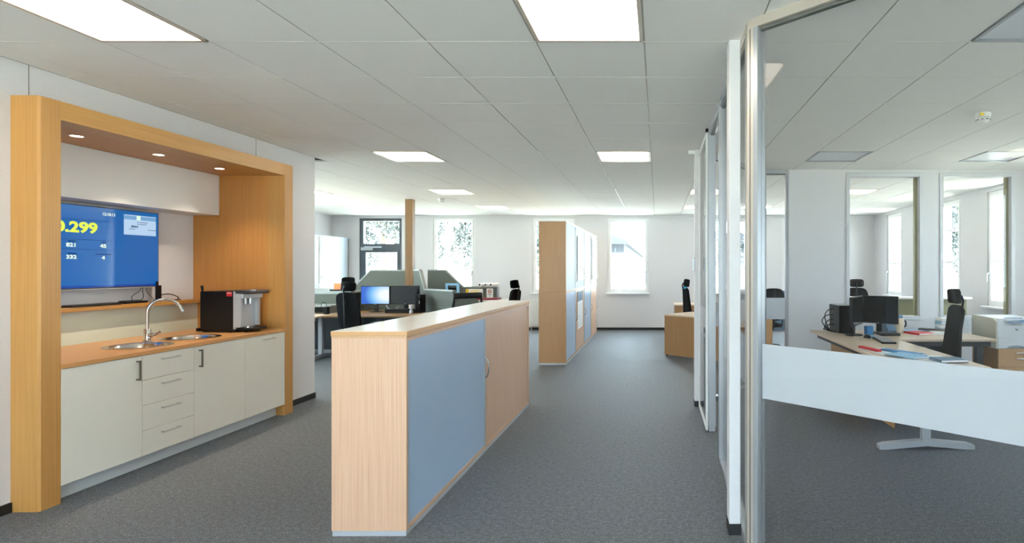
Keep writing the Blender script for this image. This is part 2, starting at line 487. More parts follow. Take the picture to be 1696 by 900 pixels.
for a, c in FW: n += 1; window(n, 'x', a, c, YF, -1, handle=False, z0=.05)  # unseen, added for fill daylight

# dark glazed door in the back wall
dr = bpy.data.objects.new('door_1', None); COL.objects.link(dr); dr['kind'] = 'structure'
b = MB(); f = .09; a0, a1 = DX; tz = PZ(415, YB); tt = PZ(404, YB)
y0, y1 = YB + .02, YB + .10
b.box(a0, a0 + f, y0, y1, 0, WZ1, .003).box(a1 - f + .02, a1, y0, y1, 0, WZ1, .003).box(a0 + f, a1 - f + .02, y0, y1, WZ1 - .07, WZ1, .003).box(a0 + f, a1 - f + .02, y0, y1, tz, tt, .003)
b.obj('door_frame', M_anth, dr)
b = MB(); l0, l1 = a0 + f, a1 - f + .02
b.box(l0, l0 + .07, y0 - .02, y1 - .02, .01, tz, .003).box(l1 - .05, l1, y0 - .02, y1 - .02, .01, tz, .003).box(l0 + .07, l1 - .05, y0 - .02, y1 - .02, tz - .05, tz, .003).box(l0 + .07, l1 - .05, y0 - .02, y1 - .02, .01, .14, .003)
b.obj('door_leaf', M_anth, dr)
MB().box(l0 + .07, l1 - .05, YB + .05, YB + .06, .14, tz - .05).obj('pane', M_wglass, dr)
MB().box(a0 + f, a1 - f + .02, YB + .05, YB + .06, tt, WZ1 - .07).obj('pane', M_wglass, dr)
b = MB(); b.box(PX(599, YB), PX(618, YB), YB - .05, YB + .0, PZ(415, YB), PZ(410, YB), .004).box(PX(605, YB), PX(634, YB), YB - .07, YB - .055, PZ(411, YB), PZ(408.5, YB), .002)
b.obj('door_closer', M_silver, dr)

# radiator under the second window
rd = thing('radiator', 'white ribbed panel radiator under the window beside the tall cabinet', 'radiator', (-2.6, YB - .08, .1))
b = MB().box(-.55, .55, -.04, .04, .0, .62, .005); b.obj('panel', M_white, rd)
b = MB()
for k in range(26): b.box(-.54 + k * .0425, -.54 + k * .0425 + .022, -.052, -.038, .03, .59, .004)
b.obj('ribs', M_white, rd)
MB().box(-.55, .55, -.05, .05, .62, .64, .003).obj('grille', M_white, rd)
for sx in (-.5, .5): MB().cyl((sx, 0, -.1), (sx, 0, 0), .012).obj('pipe', M_white, rd)

# ------------------------------------------------------------ kitchen niche
por = thing('niche_portal', 'honey oak frame and lining around the tea kitchen niche', 'frame', (KX, (PY0 + PY1) / 2, 0))
XF = -3.862
def ch_post(b, y0, y1, zt, ch=.0):
    b.box(KX + .0, XF, y0, y1, 0, zt, .002)
MB().prism([(KX, PY0, 0), (XF - .012, PY0, 0), (XF, PY0 + .012, 0), (XF, NY0, 0), (NX, NY0, 0), (NX, NY0 - .03, 0), (KX, NY0 - .03, 0)], (0, 0, PZT)).obj('post', M_oakz, por, w=True)
MB().prism([(KX, PY1, 0), (XF, PY1, 0), (XF, NY1, 0), (KX, NY1, 0)], (0, 0, PZT)).obj('post', M_oakz, por, w=True)
MB().box(NX, KX, NY1, NY1 + .03, 0, NZ + .03).obj('side_lining', M_oakin, por, w=True)
MB().box(KX, XF, NY0, NY1, NZ, PZT, .001).obj('top_beam', M_oaky, por, w=True)
MB().box(NX, KX, NY0, NY1, NZ, NZ + .03).obj('ceiling_lining', M_oakin, por, w=True)
for yy in (4.199, 4.889, 5.569):
    t = thing('downlight', {4.199: 'recessed downlight nearest the left oak post', 4.889: 'middle recessed downlight in the niche ceiling', 5.569: 'recessed downlight nearest the far oak lining'}[yy], 'downlight', (-4.208, yy, NZ - .004), 0, 'niche downlights')
    MB().lathe([(.036, 0), (.046, 0), (.046, .004), (.036, .004), (.036, 0)], seg=28).obj('ring', M_steel, t)
    MB().cyl((0, 0, .0005), (0, 0, .003), .036, seg=28).obj('lens', M_spot, t)
    ld = bpy.data.lights.new('downlight_lamp', 'SPOT'); ld.energy = 46; ld.color = (1, .84, .66); ld.spot_size = R(95); ld.spot_blend = 1; ld.shadow_soft_size = 0
    lo = bpy.data.objects.new('lamp', ld); COL.objects.link(lo); lo.parent = t; lo.location = (0, 0, -.012)
# white bulkhead box
bk = MB().box(NX + .001, -4.54, NY0 + .001, PX(0, 1) * 0 + NY1 - .002, 2.072, NZ - .001, .001).obj('bulkhead', M_white)
tag(setorg(bk, (-4.68, 4.88, 2.072)), 'long white boxed bulkhead above the wall screen', 'bulkhead')
# splash panel and shelf
sp = MB().box(NX + .001, -4.765, NY0 + .001, NY1 - .001, .90, 1.171).obj('splashback', M_splash)
tag(setorg(sp, (-4.79, 4.88, .90)), 'pale green glass splashback behind the tap', 'splashback')
sh = MB().box(NX + .001, -4.70, NY0 + .001, NY1 - .001, 1.172, 1.208, .002).obj('shelf', M_oaky)
tag(setorg(sh, (-4.75, 4.88, 1.172)), 'narrow oak shelf under the wall screen', 'shelf')

# base cabinets
UY = [NY0 + .001, 4.344, 4.831, 5.425, 6.005]
CXB, CXF = -4.74, -3.881
def cabinet(k, name, label, group='kitchen base cabinets'):
    y0, y1 = UY[k], UY[k + 1]
    t = thing(name, label, 'cabinet', ((CXB + CXF) / 2, (y0 + y1) / 2, .10), 0, group)
    b = MB(); b.box(CXB, CXF, y0, y0 + .016, .115, .868).box(CXB, CXF, y1 - .016, y1, .115, .868).box(CXB, CXF, y0 + .016, y1 - .016, .115, .131).box(CXB, CXB + .016, y0 + .016, y1 - .016, .131, .86)
    b.obj('body', M_white, t, w=True)
    return t, y0, y1
def bar_handle(p, y, z, L, vert, m):
    b = MB(); x0, x1 = -3.861, -3.833
    if vert:
        b.box(x1 - .006, x1, y - .008, y + .008, z - L / 2, z + L / 2, .001)
        for s in (-1, 1): b.box(x0, x1 - .003, y - .007, y + .007, z + s * (L / 2 - .008) - .005, z + s * (L / 2 - .008) + .005)
    else:
        b.box(x1 - .008, x1, y - L / 2, y + L / 2, z - .006, z + .006, .001)
        for s in (-1, 1): b.box(x0, x1 - .003, y + s * (L / 2 - .012) - .005, y + s * (L / 2 - .012) + .005, z - .005, z + .005)
    b.obj('handle', m, p, w=True)
def front(t, nm, y0, y1, z0, z1):
    return MB().box(-3.88, -3.861, y0 + .0015, y1 - .0015, z0 + .0015, z1 - .0015, .0015).obj(nm, M_cab, t, w=True)
t, y0, y1 = cabinet(0, 'base_cabinet', 'white kitchen cabinet with one door, nearest the left oak post')
d = front(t, 'door', y0, y1, .112, .870); bar_handle(d, y1 - .045, .765, .15, True, M_dsteel)
t, y0, y1 = cabinet(1, 'drawer_cabinet', 'white kitchen cabinet with four drawers below the sinks')
for k in range(4):
    z1 = .870 - k * .1895; d = front(t, 'drawer', y0, y1, z1 - .1895, z1); bar_handle(d, (y0 + y1) / 2, z1 - .05, .17, False, M_handle)
t, y0, y1 = cabinet(2, 'base_cabinet', 'white kitchen cabinet with one door right of the drawers')
d = front(t, 'door', y0, y1, .112, .870); bar_handle(d, y0 + .055, .765, .15, True, M_dsteel)
t, y0, y1 = cabinet(3, 'base_cabinet', 'white kitchen cabinet with a horizontal bar handle, below the drinks machine')
d = front(t, 'door', y0, y1, .112, .870); bar_handle(d, (y0 + y1) / 2 + .03, .825, .17, False, M_handle)
pl = MB().box(-3.968, -3.952, NY0 + .001, NY1 - .001, 0, .112).obj('kitchen_plinth', M_plinth)
tag(setorg(pl, (-3.96, 4.88, 0)), 'pale plinth board under the kitchen cabinets', 'plinth')

# worktop with two round cut-outs
SINKS = [(-4.17, 4.66), (-4.20, 5.215)]
def worktop():
    b = bmesh.new(); x0, x1, y0, y1 = -4.764, -3.852, NY0 + .001, NY1 - .001
    r = .205; seg = 32
    # strips between the two holes; each hole sits in a square of 2q
    q = .22
    xs0, xs1 = -4.41, -3.96
    def quad(pts, z): b.faces.new([b.verts.new((p[0], p[1], z)) for p in pts])
    for z in (.900, .872):
        cuts = []
        for (cx, cy) in SINKS:
            cuts.append((cy - q, cy + q))
        quad([(x0, y0), (xs0, y0), (xs0, y1), (x0, y1)], z); quad([(xs1, y0), (x1, y0), (x1, y1), (xs1, y1)], z)
        cur = y0
        for (c0, c1) in cuts: quad([(xs0, cur), (xs1, cur), (xs1, c0), (xs0, c0)], z); cur = c1
        quad([(xs0, cur), (xs1, cur), (xs1, y1), (xs0, y1)], z)
        for (cx, cy) in SINKS:
            for k in range(seg):
                a0_, a1_ = 2 * math.pi * k / seg, 2 * math.pi * (k + 1) / seg
                def sq(a):
                    c, s_ = math.cos(a), math.sin(a)
                    tx = ((xs1 - cx) if c > 0 else (xs0 - cx)) / c if abs(c) > 1e-6 else 1e9
                    ty = (q if s_ > 0 else -q) / s_ if abs(s_) > 1e-6 else 1e9
                    m_ = min(abs(tx), abs(ty)); return (cx + c * m_, cy + s_ * m_)
                quad([(cx + r * math.cos(a0_), cy + r * math.sin(a0_)), sq(a0_), sq(a1_), (cx + r * math.cos(a1_), cy + r * math.sin(a1_))], z)
    bmesh.ops.remove_doubles(b, verts=b.verts[:], dist=1e-5)
    for (p, q_) in (((x0, y0), (x1, y0)), ((x1, y0), (x1, y1)), ((x1, y1), (x0, y1)), ((x0, y1), (x0, y0))):
        b.faces.new([b.verts.new((p[0], p[1], .872)), b.verts.new((q_[0], q_[1], .872)), b.verts.new((q_[0], q_[1], .9)), b.verts.new((p[0], p[1], .9))])
    mb = MB(); mb.b.free(); mb.b = b
    return mb.obj('worktop', M_oaktop)
wt = worktop()
tag(setorg(wt, (-4.3, 4.88, .872)), 'oak kitchen worktop with two round steel sinks let in', 'worktop')
for i, (cx, cy) in enumerate(SINKS):
    t = thing('sink', ['round steel sink bowl nearer the left oak post', 'round steel sink bowl nearer the drinks machine'][i], 'sink', (cx, cy, .9), 0, 'round kitchen sinks')
    MB().lathe([(.222, .0005), (.224, .004), (.205, .007), (.190, .004), (.178, -.006), (.168, -.08), (.15, -.11), (.12, -.12), (.03, -.124), (.03, -.127), (.14, -.127), (.16, -.11), (.182, -.01), (.197, -.001), (.222, .0005)], seg=48).obj('bowl', M_sinks, t, 50)
    MB().lathe([(.0, -.124), (.03, -.124), (.034, -.121), (.026, -.118), (0, -.119)], seg=24).obj('drain', M_steel, t, 50)
# tap
t = thing('kitchen_tap', 'tall chrome swan-neck mixer tap behind the two sinks', 'tap', (-4.33, 4.918, .9))
MB().lathe([(.03, 0), (.03, .006), (.025, .008), (.0245, .105), (.021, .11), (0, .111)], seg=28).obj('body', M_metal, t, 40)
pts = [(0, 0, .10), (0, 0, .2), (0, 0, .235)]
for k in range(1, 17):
    a = math.pi * k / 16 * .92
    r = .112; h = r - r * math.cos(a)
    pts.append((h * .74, h * .67, .245 + r * math.sin(a)))
MB().tube(pts, .0125, 14).obj('spout', M_metal, t, 60)
pe = Vector(pts[-1]); pd = (pe - Vector(pts[-2])).normalized()
MB().cyl(pe, pe + pd * .03, .0145, seg=16).obj('aerator', M_steel, t, 40)
MB().cyl((.015, 0, .055), (.07, -.01, .06), .018, .016, 18).obj('cartridge', M_metal, t, 40)
MB().tube([(.07, -.01, .06), (.085, -.012, .068), (.125, -.02, .09), (.142, -.023, .098)], [.012, .010, .009, .011], 12).obj('lever', M_metal, t, 60)

# drinks machine
t = thing('drinks_machine', 'black and silver drinks machine at the far end of the worktop', 'drinks machine', (-4.25, 5.765, .9))
x0, x1, y0, y1 = -4.437 + 4.25, -4.117 + 4.25, -.145, .145
MB().box(x0, x1, y0, y1, .03, .40, .004).obj('housing', M_black, t)
b = MB(); b.box(x1, x1 + .02, y0, y1, .03, .405, .003); b.obj('front_plate', M_silver, t)
# silver front with dispensing bay: two cheeks and back
b = MB(); b.box(x1 + .02, x1 + .075, y0 + .0, y0 + .035, .05, .33, .003).box(x1 + .02, x1 + .04, y0 + .035, y1 - .05, .05, .33, .002).box(x1 + .02, x1 + .075, y1 - .05, y1 - .01, .05, .33, .003)
b.box(x1 + .02, x1 + .1, y0, y1 - .01, .33, .375, .004)
b.obj('dispensing_bay', M_silver, t)
b = MB(); prof = [(x1 - .02, .402), (x1 + .03, .395), (x1 + .09, .375), (x1 + .15, .372), (x1 + .165, .385), (x1 + .15, .402), (x1 + .08, .41), (x1 - .02, .410)]
b.prism([(p[0], y0, p[1]) for p in prof], (0, y1 - y0, 0)); b.obj('lid', M_dgrey, t)
MB().cyl((x1 + .125, y0 + .1, .402), (x1 + .125, y0 + .1, .413), .025).obj('control_knob', M_silver, t, 40)
for ny in (.09, .16): MB().cyl((x1 + .055, y0 + ny, .27), (x1 + .055, y0 + ny, .33), .013).obj('nozzle', M_steel, t, 40)
MB().box(x1 - .12, x1 + .17, y0 + .02, y1 - .05, .018, .04, .006).obj('drip_tray', M_black, t)
MB().box(x0 + .01, x1 + .02, y0 + .01, y1 - .01, .006, .03, .002).obj('skirt', M_black, t)
MB().cyl((x1 + .07, y0 + .12, .04), (x1 + .07, y0 + .12, .052), .045).obj('drip_grid', M_steel, t, 40)
for sx in (x0 + .03, x1 - .05, x1 + .09):
    for sy in (y0 + .04, y1 - .06): MB().cyl((sx, sy, .0), (sx, sy, .032), .012, seg=12).obj('foot', M_black, t)
MB().box(x0 - .035, x0, y0 - .01, y1 - .03, .012, .045, .006).obj('rear_tray', M_black, t)
MB().tube([(x0 + .012, y0 + .02, .35), (x0 + .008, y0 + .02, .42), (x0 + .006, y0 + .015, .455)], [.007, .011, .013], 10).obj('handle', M_black, t, 60)
lb = MB().box(x1 - .062, x1 - .008, y0 - .0015, y0, .352, .395); lb.obj('warning_label', M_red, t)
MB().box(x1 - .056, x1 - .014, y0 - .002, y0 - .0015, .38, .386).obj('label_print', M_paper, t)

# television
TX = -4.75
tv = thing('television', 'wall screen showing blue figures board with large yellow numerals', 'television', (TX - .02, 4.905, 1.349))
MB().box(-4.798, TX + .003, 4.296, 5.518, 1.347, 2.048, .003).obj('housing', M_dgrey, tv, w=True)
M_scr = mat('screen blue', (4, 30, 70), .08, emit=(0, 96, 168), es=.85)
M_scrb = mat('screen blue edge', (4, 20, 60), .08, emit=(0, 62, 150), es=.9)
M_ty = mat('screen yellow', (30, 30, 4), .3, emit=(216, 230, 60), es=1)
M_tw = mat('screen white print', (30, 40, 30), .3, emit=(214, 240, 220), es=1)
M_tl = mat('screen dark line', (2, 4, 10), .6, spec=0, emit=(0, 44, 100), es=.6)
M_win = mat('screen window', (20, 30, 40), .3, emit=(176, 204, 232), es=.95)
M_win2 = mat('screen window header', (20, 30, 40), .3, emit=(110, 160, 205), es=.9)
MB().box(TX + .003, TX + .004, 4.306, 5.508, 1.362, 2.040).obj('screen', M_scr, tv, w=True)
MB().box(TX + .004, TX + .0045, 4.306, 5.508, 1.362, 1.380).obj('taskbar', M_scrb, tv, w=True)
MB().box(TX + .0, TX + .007, 4.296, 5.518, 1.345, 1.352, .001).obj('bottom_trim', M_silver, tv, w=True)
def TM(y, z, dx=.0052): return Matrix.Translation((TX + dx, y, z)) @ Matrix(((0, 0, 1, 0), (1, 0, 0, 0), (0, 1, 0, 0), (0, 0, 0, 1)))
def ty(px): return 4.746 * 960 / (1089 - px)
def tz_(px, py): return PZ(py, ty(px))
text('0.299', 'figure', M_ty, tv, .118, TM(ty(161.5), tz_(140, 378)), .005, 'RIGHT', sx=1.34)
for s, px, py in (('821', 118, 406), ('332', 118, 426), ('45', 171, 408), ('4', 171, 427.5)):
    text(s, 'figure', M_tw, tv, .042, TM(ty(px), tz_(px, py)), .0018, sx=1.35)
text('12:10:13', 'clock', M_tw, tv, .033, TM(ty(180), tz_(180, 355.8)), .001, sx=1.05)
for py0, py1 in ((361.5, 362.5), (395.5, 399.5), (412.3, 414.7)):
    z = tz_(102, py0)
    MB().box(TX + .0045, TX + .005, 4.31, 5.04, z - .0015, z + .0015).obj('rule', M_tl, tv, w=True)
for (u0, u1, v) in ((112, 126, 399.5), (168, 176, 402), (112, 127, 420), (158, 184, 421.5)):
    z = tz_((u0 + u1) / 2, v); MB().box(TX + .0045, TX + .005, ty(u0), ty(u1), z - .004, z + .003).obj('caption', M_tl, tv, w=True)
wy0, wy1, wz0, wz1 = ty(205), ty(258), tz_(230, 390), tz_(230, 357.5)
MB().box(TX + .0045, TX + .0055, wy0, wy1, wz0, wz1).obj('open_window', M_win, tv, w=True)
MB().box(TX + .0055, TX + .006, wy0, wy1, wz1 - .042, wz1 - .008).obj('window_header', M_win2, tv, w=True)
MB().box(TX + .006, TX + .0065, wy0 + .125, wy0 + .165, wz1 - .042, wz1 - .004).obj('window_crest', M_tw, tv, w=True)
text('88464', 'window_figure', M_tl, tv, .028, TM((wy0 + wy1) / 2 - .06, wz0 + .075, .0068), .0008)
for k, (u, v, L) in enumerate(((.13, .115, .11), (.13, .098, .10), (.05, .05, .06), (.24, .05, .09))):
    MB().box(TX + .0058, TX + .006, wy0 + u, wy0 + u + L, wz0 + v, wz0 + v + .004).obj('window_line', M_tl, tv, w=True)

# things on the shelf
t = thing('keyboard', 'black keyboard lying on the oak shelf under the screen', 'keyboard', (-4.735, 4.86, 1.208))
MB().box(-.05, .04, -.22, .22, 0, .014, .003).obj('tray', M_black, t)
b = MB()
for i in range(4):
    for j in range(15): b.box(-.042 + i * .02, -.025 + i * .02, -.208 + j * .0278, -.185 + j * .0278, .014, .019)
b.obj('keys', M_dgrey, t)
o = MB().box(-.045, .04, -.11, .11, 0, .02, .004).box(-.04, .0, -.1, .08, .02, .026, .002).obj('set_top_box', M_black)
o.location = (-4.74, 5.24, 1.208); tag(o, 'flat black box beside the keyboard on the oak shelf', 'media box')
t = thing('wireless_receiver', 'upright black receiver with stub antenna at the screen corner', 'receiver', (-4.735, 5.49, 1.208))
MB().box(-.02, .02, -.03, .03, 0, .02, .004).obj('foot', M_black, t)
MB().box(-.012, .012, -.018, .035, .02, .155, .005).obj('casing', M_black, t)
MB().cyl((0, .0, .155), (0, -.012, .19), .008, .011, 12).obj('antenna', M_black, t)
def cable(pts, r, label, name='cable', m=None, cat='cable'):
    cu = bpy.data.curves.new('c', 'CURVE'); cu.dimensions = '3D'; cu.bevel_depth = r; cu.bevel_resolution = 2; cu.resolution_u = 8
    sp_ = cu.splines.new('NURBS'); sp_.points.add(len(pts) - 1); sp_.use_endpoint_u = True; sp_.order_u = 4
    o0 = Vector(pts[0])
    for k, p in enumerate(pts): sp_.points[k].co = (*(Vector(p) - o0), 1)
    to = bpy.data.objects.new('c', cu); COL.objects.link(to); bpy.context.view_layer.update()
    me = bpy.data.meshes.new_from_object(to.evaluated_get(bpy.context.evaluated_depsgraph_get()))
    bpy.data.objects.remove(to); bpy.data.curves.remove(cu)
    me.materials.clear(); me.materials.append(m or M_black)
    o = bpy.data.objects.new(name, me); COL.objects.link(o); o.location = o0
    return tag(o, label, cat)
cable([(-4.775, 5.37, 1.36), (-4.77, 5.35, 1.31), (-4.76, 5.24, 1.28), (-4.75, 5.23, 1.23), (-4.74, 5.31, 1.216), (-4.74, 5.36, 1.26), (-4.76, 5.35, 1.33), (-4.77, 5.38, 1.36)], .0025, 'thin black cable looping below the screen, left loop')
cable([(-4.775, 5.41, 1.36), (-4.77, 5.40, 1.30), (-4.76, 5.44, 1.26), (-4.75, 5.47, 1.235)], .0025, 'thin black cable hanging straight to the upright receiver')
cable([(-4.735, 5.53, 1.27), (-4.73, 5.60, 1.285), (-4.72, 5.70, 1.25), (-4.715, 5.72, 1.222), (-4.72, 5.66, 1.213), (-4.735, 5.58, 1.215), (-4.73, 5.50, 1.216), (-4.725, 5.62, 1.218), (-4.72, 5.74, 1.214)], .0045, 'coiled black cable on the shelf right of the receiver')

# ------------------------------------------------------------ roller shutter cabinets
def shutter_cab(name, label, x0, x1, y0, y1, z0, z1, doorm, side, hy, hz, group, plinth=True, vert=.16, reed=True, hs=1):
    t = thing(name, label, 'cabinet', ((x0 + x1) / 2, (y0 + y1) / 2, z0), 0, group)
    pz = z0 + (.03 if plinth else 0)
    if plinth: MB().box(x0 + .003, x1 - .003, y0 + .003, y1 - .003, z0, pz).obj('plinth', M_silver, t, w=True)
    MB().box(x0, x1, y0, y0 + .019, pz, z1, .0008).obj('side_panel', side, t, w=True)
    MB().box(x0, x1, y1 - .019, y1, pz, z1, .0008).obj('side_panel', side, t, w=True)
    MB().box(x0, x1 - .0, y0 + .019, y1 - .019, pz, pz + .025).obj('bottom_panel', side, t, w=True)
    MB().box(x0, x1, y0 + .019, y1 - .019, z1 - .019, z1).obj('top_panel', side, t, w=True)
    MB().box(x0 + .002, x0 + .02, y0 + .019, y1 - .019, pz + .025, z1 - .019).obj('back_panel', side, t, w=True)
    # guide profiles + curtain
    MB().box(x1 - .02, x1 - .002, y0 + .019, y0 + .039, pz + .025, z1 - .019).obj('guide_profile', side if doorm is side else M_alu, t, w=True)
    g = MB().box(x1 - .014, x1 - .006, y0 + .039, y1 - .045, pz + .025, z1 - .019)
    sh_ = g.obj('roller_shutter', doorm, t, w=True)
    b = MB().box(x1 - .016, x1 + .002, y1 - .045, y1 - .019, pz + .025, z1 - .019, .002); hb = b.obj('closing_bar', M_dsteel if doorm is M_shutl else (side if doorm is side else M_alu), t, w=True)
    if not vert: return t
    pts = []
    for k in range(9):
        a = math.pi * k / 8; pts.append((x1 + .002 + .028 * math.sin(a), hy, hz - vert / 2 * math.cos(a)))
    MB().tube(pts, .005, 8).obj('handle', M_steel, hb, 60, w=True)
    return t
SX0, SX1, SY0, SYM, SY1 = -1.853, -1.427, 3.294, 4.83, 6.435
G1 = 'low shutter sideboards'
shutter_cab('sideboard', 'low sideboard with grey blue shutter, nearest the camera', SX0, SX1, SY0, SYM, 0, 1.128, M_shut, M_beechz, SYM - .03, .70, G1)
shutter_cab('sideboard', 'low sideboard with beech shutter, behind the grey blue one', SX0, SX1, SYM, SY1, 0, 1.128, M_beechz, M_beechz, SY1 - .03, .70, G1, vert=0)
t = thing('worktop', 'pale shiny top board running over both low sideboards', 'top board', ((SX0 + SX1) / 2, (SY0 + SY1) / 2, 1.128))
MB().box(SX0, SX1 + .004, SY0 - .004, SY1, 1.128, 1.140, .001).obj('underlay_board', M_beechy, t, w=True)
MB().box(SX0 - .002, SX1 + .006, SY0 - .006, SY1 + .002, 1.140, 1.1655, .002).obj('edge_banding', M_edge, t, w=True)
MB().box(SX0, SX1 + .004, SY0 - .004, SY1, 1.1655, 1.1665).obj('top_face', M_topw, t, w=True)

TYS = [9.12, 10.23, 11.42, 12.56, 13.72]
TX0, TX1 = -1.868, -1.439
low = [M_shut, M_beechz, M_shut, M_beechz]
wh = ['first', 'second', 'third', 'fourth']
for k in range(4):
    shutter_cab('lower_cabinet', ('grey blue' if k % 2 == 0 else 'beech') + ' shuttered lower cabinet, %s from the camera in the tall row' % wh[k], TX0, TX1, TYS[k], TYS[k + 1], 0, 1.148, low[k], M_tallz, TYS[k + 1] - .03, .68, 'tall cabinet row, lower units')
    shutter_cab('upper_cabinet', 'white shuttered upper cabinet, %s from the camera in the tall row' % wh[k], TX0, TX1, TYS[k], TYS[k + 1], 1.150, 2.262, M_shutl, M_tallz, TYS[k + 1] - .03, 1.36, 'tall cabinet row, upper units', plinth=False)
    tag(setorg(MB().box(TX0 - .001, TX1 + .002, TYS[k] - (.002 if k == 0 else 0), TYS[k + 1], 2.262, 2.276, .001).obj('cabinet_top', M_white), (-1.65, (TYS[k] + TYS[k + 1]) / 2, 2.262)),
        'white cover board on top of the tall row, %s from the camera' % wh[k], 'cover board', 'tall row cover boards')
# whiteboards hanging on the upper units, notice on a lower one
t = thing('whiteboard', 'white magnet board on the second upper cabinet of the tall row', 'board', (TX1 + .002, 10.80, 1.30), 0, 'boards on the tall cabinets')
MB().box(0, .012, -.42, .40, 0, .80, .003).obj('panel', M_white, t)
b = MB()
for (y, z) in ((-.30, .74), (.30, .74), (-.30, .12), (.30, .10), (-.1, .16), (-.1, .25), (.25, .2)): b.cyl((.012, y, z), (.02, y, z), .014, seg=12)
b.obj('magnets', M_dgrey, t)
MB().box(.012, .013, .1, .34, .03, .17).obj('note', M_dsteel, t)
t = thing('whiteboard', 'white magnet board with dark sticker, last in the tall row', 'board', (TX1 + .002, 13.16, 1.28), 0, 'boards on the tall cabinets')
MB().box(0, .012, -.50, .48, 0, .90, .003).obj('panel', M_white, t)
MB().box(.012, .016, -.45, -.18, .50, .66).obj('dark_sticker', M_dgrey, t)
b = MB()
for (y, z) in ((.4, .12), (.4, .45), (.4, .75), (-.4, .05), (.1, .05)): b.cyl((.012, y, z), (.02, y, z), .016, seg=12)
b.obj('magnets', M_dgrey, t)
t = thing('poster', 'printed poster with photo heading on the second lower cabinet', 'poster', (TX1 + .0025, 10.78, .42))
MB().box(0, .003, -.36, .34, 0, .68).obj('sheet', M_paper, t)
MB().box(.003, .0035, -.36, .34, .5, .68).obj('photo_heading', M_grblue, t)
MB().box(.0035, .004, -.05, .05, .5, .62).obj('photo_figure', M_anth, t)
b = MB()
for k in range(10):
    for c in range(2): b.box(.003, .0036, -.32 + c * .33, -.05 + c * .33 - random.random() * .08, .04 + k * .043, .052 + k * .043)
b.obj('print_lines', M_silver, t)
# ------------------------------------------------------------ glass partition along the corridor
GXA, GXB = .475, .545
RAIL = .066
FB0, FB1 = .845, 1.13
YC = 3.055                       # the corner with the 45 degree wall
def rail_seg(parent, p0, p1, w, z0, z1, m, name):
    """box rail in plan from p0 to p1, width w"""
    p0 = Vector((*p0, 0)); p1 = Vector((*p1, 0)); d = p1 - p0; L = d.length; a = math.atan2(d.y, d.x)
    b = MB().box(-L / 2, L / 2, -w / 2, w / 2, z0, z1, .002)
    bmesh.ops.transform(b.b, matrix=Matrix.Translation((p0 + p1) / 2) @ Matrix.Rotation(a, 4, 'Z'), verts=b.b.verts)
    return b.obj(name, m, parent, w=True)
def glazing(name, label, p0, p1, parts_band=True, posts=(1, 1), pm=M_alu, hm=None, pw=.05):
    mid = ((p0[0] + p1[0]) / 2, (p0[1] + p1[1]) / 2, 0)
    t = thing(name, label, 'glass partition', mid, 0, 'glass partition bays')
    d = Vector((p1[0] - p0[0], p1[1] - p0[1])); L = d.length; u = d / L
    q = lambda s: (p0[0] + u.x * s, p0[1] + u.y * s)
    rail_seg(t, q(0), q(L), .07, 2.78, CEIL, hm or M_alu, 'top_rail')
    rail_seg(t, q(0), q(L), .03, 2.764, 2.78, M_alud, 'glazing_groove')
    rail_seg(t, q(0), q(L), .06, 0, .045, pm, 'bottom_rail')
    if posts[0]: rail_seg(t, q(0), q(pw), .07, .045, 2.78, pm, 'post')
    if posts[1]: rail_seg(t, q(L - pw), q(L), .07, .045, 2.78, pm, 'post')
    a = pw if posts[0] else 0; c = L - (pw if posts[1] else 0)
    rail_seg(t, q(a), q(c), .010, .045, 2.764, M_glass, 'pane')
    if parts_band:
        nx = Vector((-u.y, u.x)) * .0065
        a_, c_ = q(a + .002), q(c - .002)
        for sg in (1,):
            rail_seg(t, (a_[0] + sg * nx.x, a_[1] + sg * nx.y), (c_[0] + sg * nx.x, c_[1] + sg * nx.y), .002, FB0, FB1, M_frost, 'frosted_band')
    return t
gx = .51
glazing('glass_partition', 'narrow glass bay between white column and corner post', (gx, 3.44), (gx, YC + .06), True, (0, 1), M_alu, M_aluw, .035)
glazing('glass_partition', 'glass bay just past the near white column in the corridor wall', (gx, 4.54), (gx, 3.44), True, (1, 0), M_alu, None, .05)
glazing('glass_partition', 'glass bay before the far white column in the corridor wall', (gx, 6.36), (gx, 5.41), True, (1, 1), M_alu, None, .04)
t = thing('door_header', 'grey header rail over the open doorway in the glass wall', 'rail', (gx, 4.97, 2.764))
rail_seg(t, (gx, 4.545), (gx, 5.405), .07, 2.78, CEIL, M_alu, 'top_rail'); rail_seg(t, (gx, 4.545), (gx, 5.405), .03, 2.764, 2.78, M_alud, 'glazing_groove')
# two white columns
for i, (y, lab) in enumerate(((3.31, 'near white wall post between the glass bays'), (6.38, 'far white wall post at the corridor end of the glass wall'))):
    struct('trim_%d' % (i + 3), MB().box(.41, .474, y, y + .12, .062, CEIL, .003), M_wall)
    struct('baseboard_post_%d' % (i + 1), MB().box(.408, .476, y - .002, y + .122, 0, .062), M_base)
o = MB().box(.34, .41, 6.37, 6.40, CEIL - .05, CEIL - .01, .003).obj('ceiling_bracket', M_white); tag(setorg(o, (.375, 6.385, CEIL - .05)), 'small white bracket at the head of the far white post', 'bracket')
o = MB().box(.385, .41, 6.385, 6.43, 1.50, 1.64, .004).obj('door_sensor', M_silver); tag(setorg(o, (.4, 6.4, 1.5)), 'small grey switch box on the far white post', 'switch')
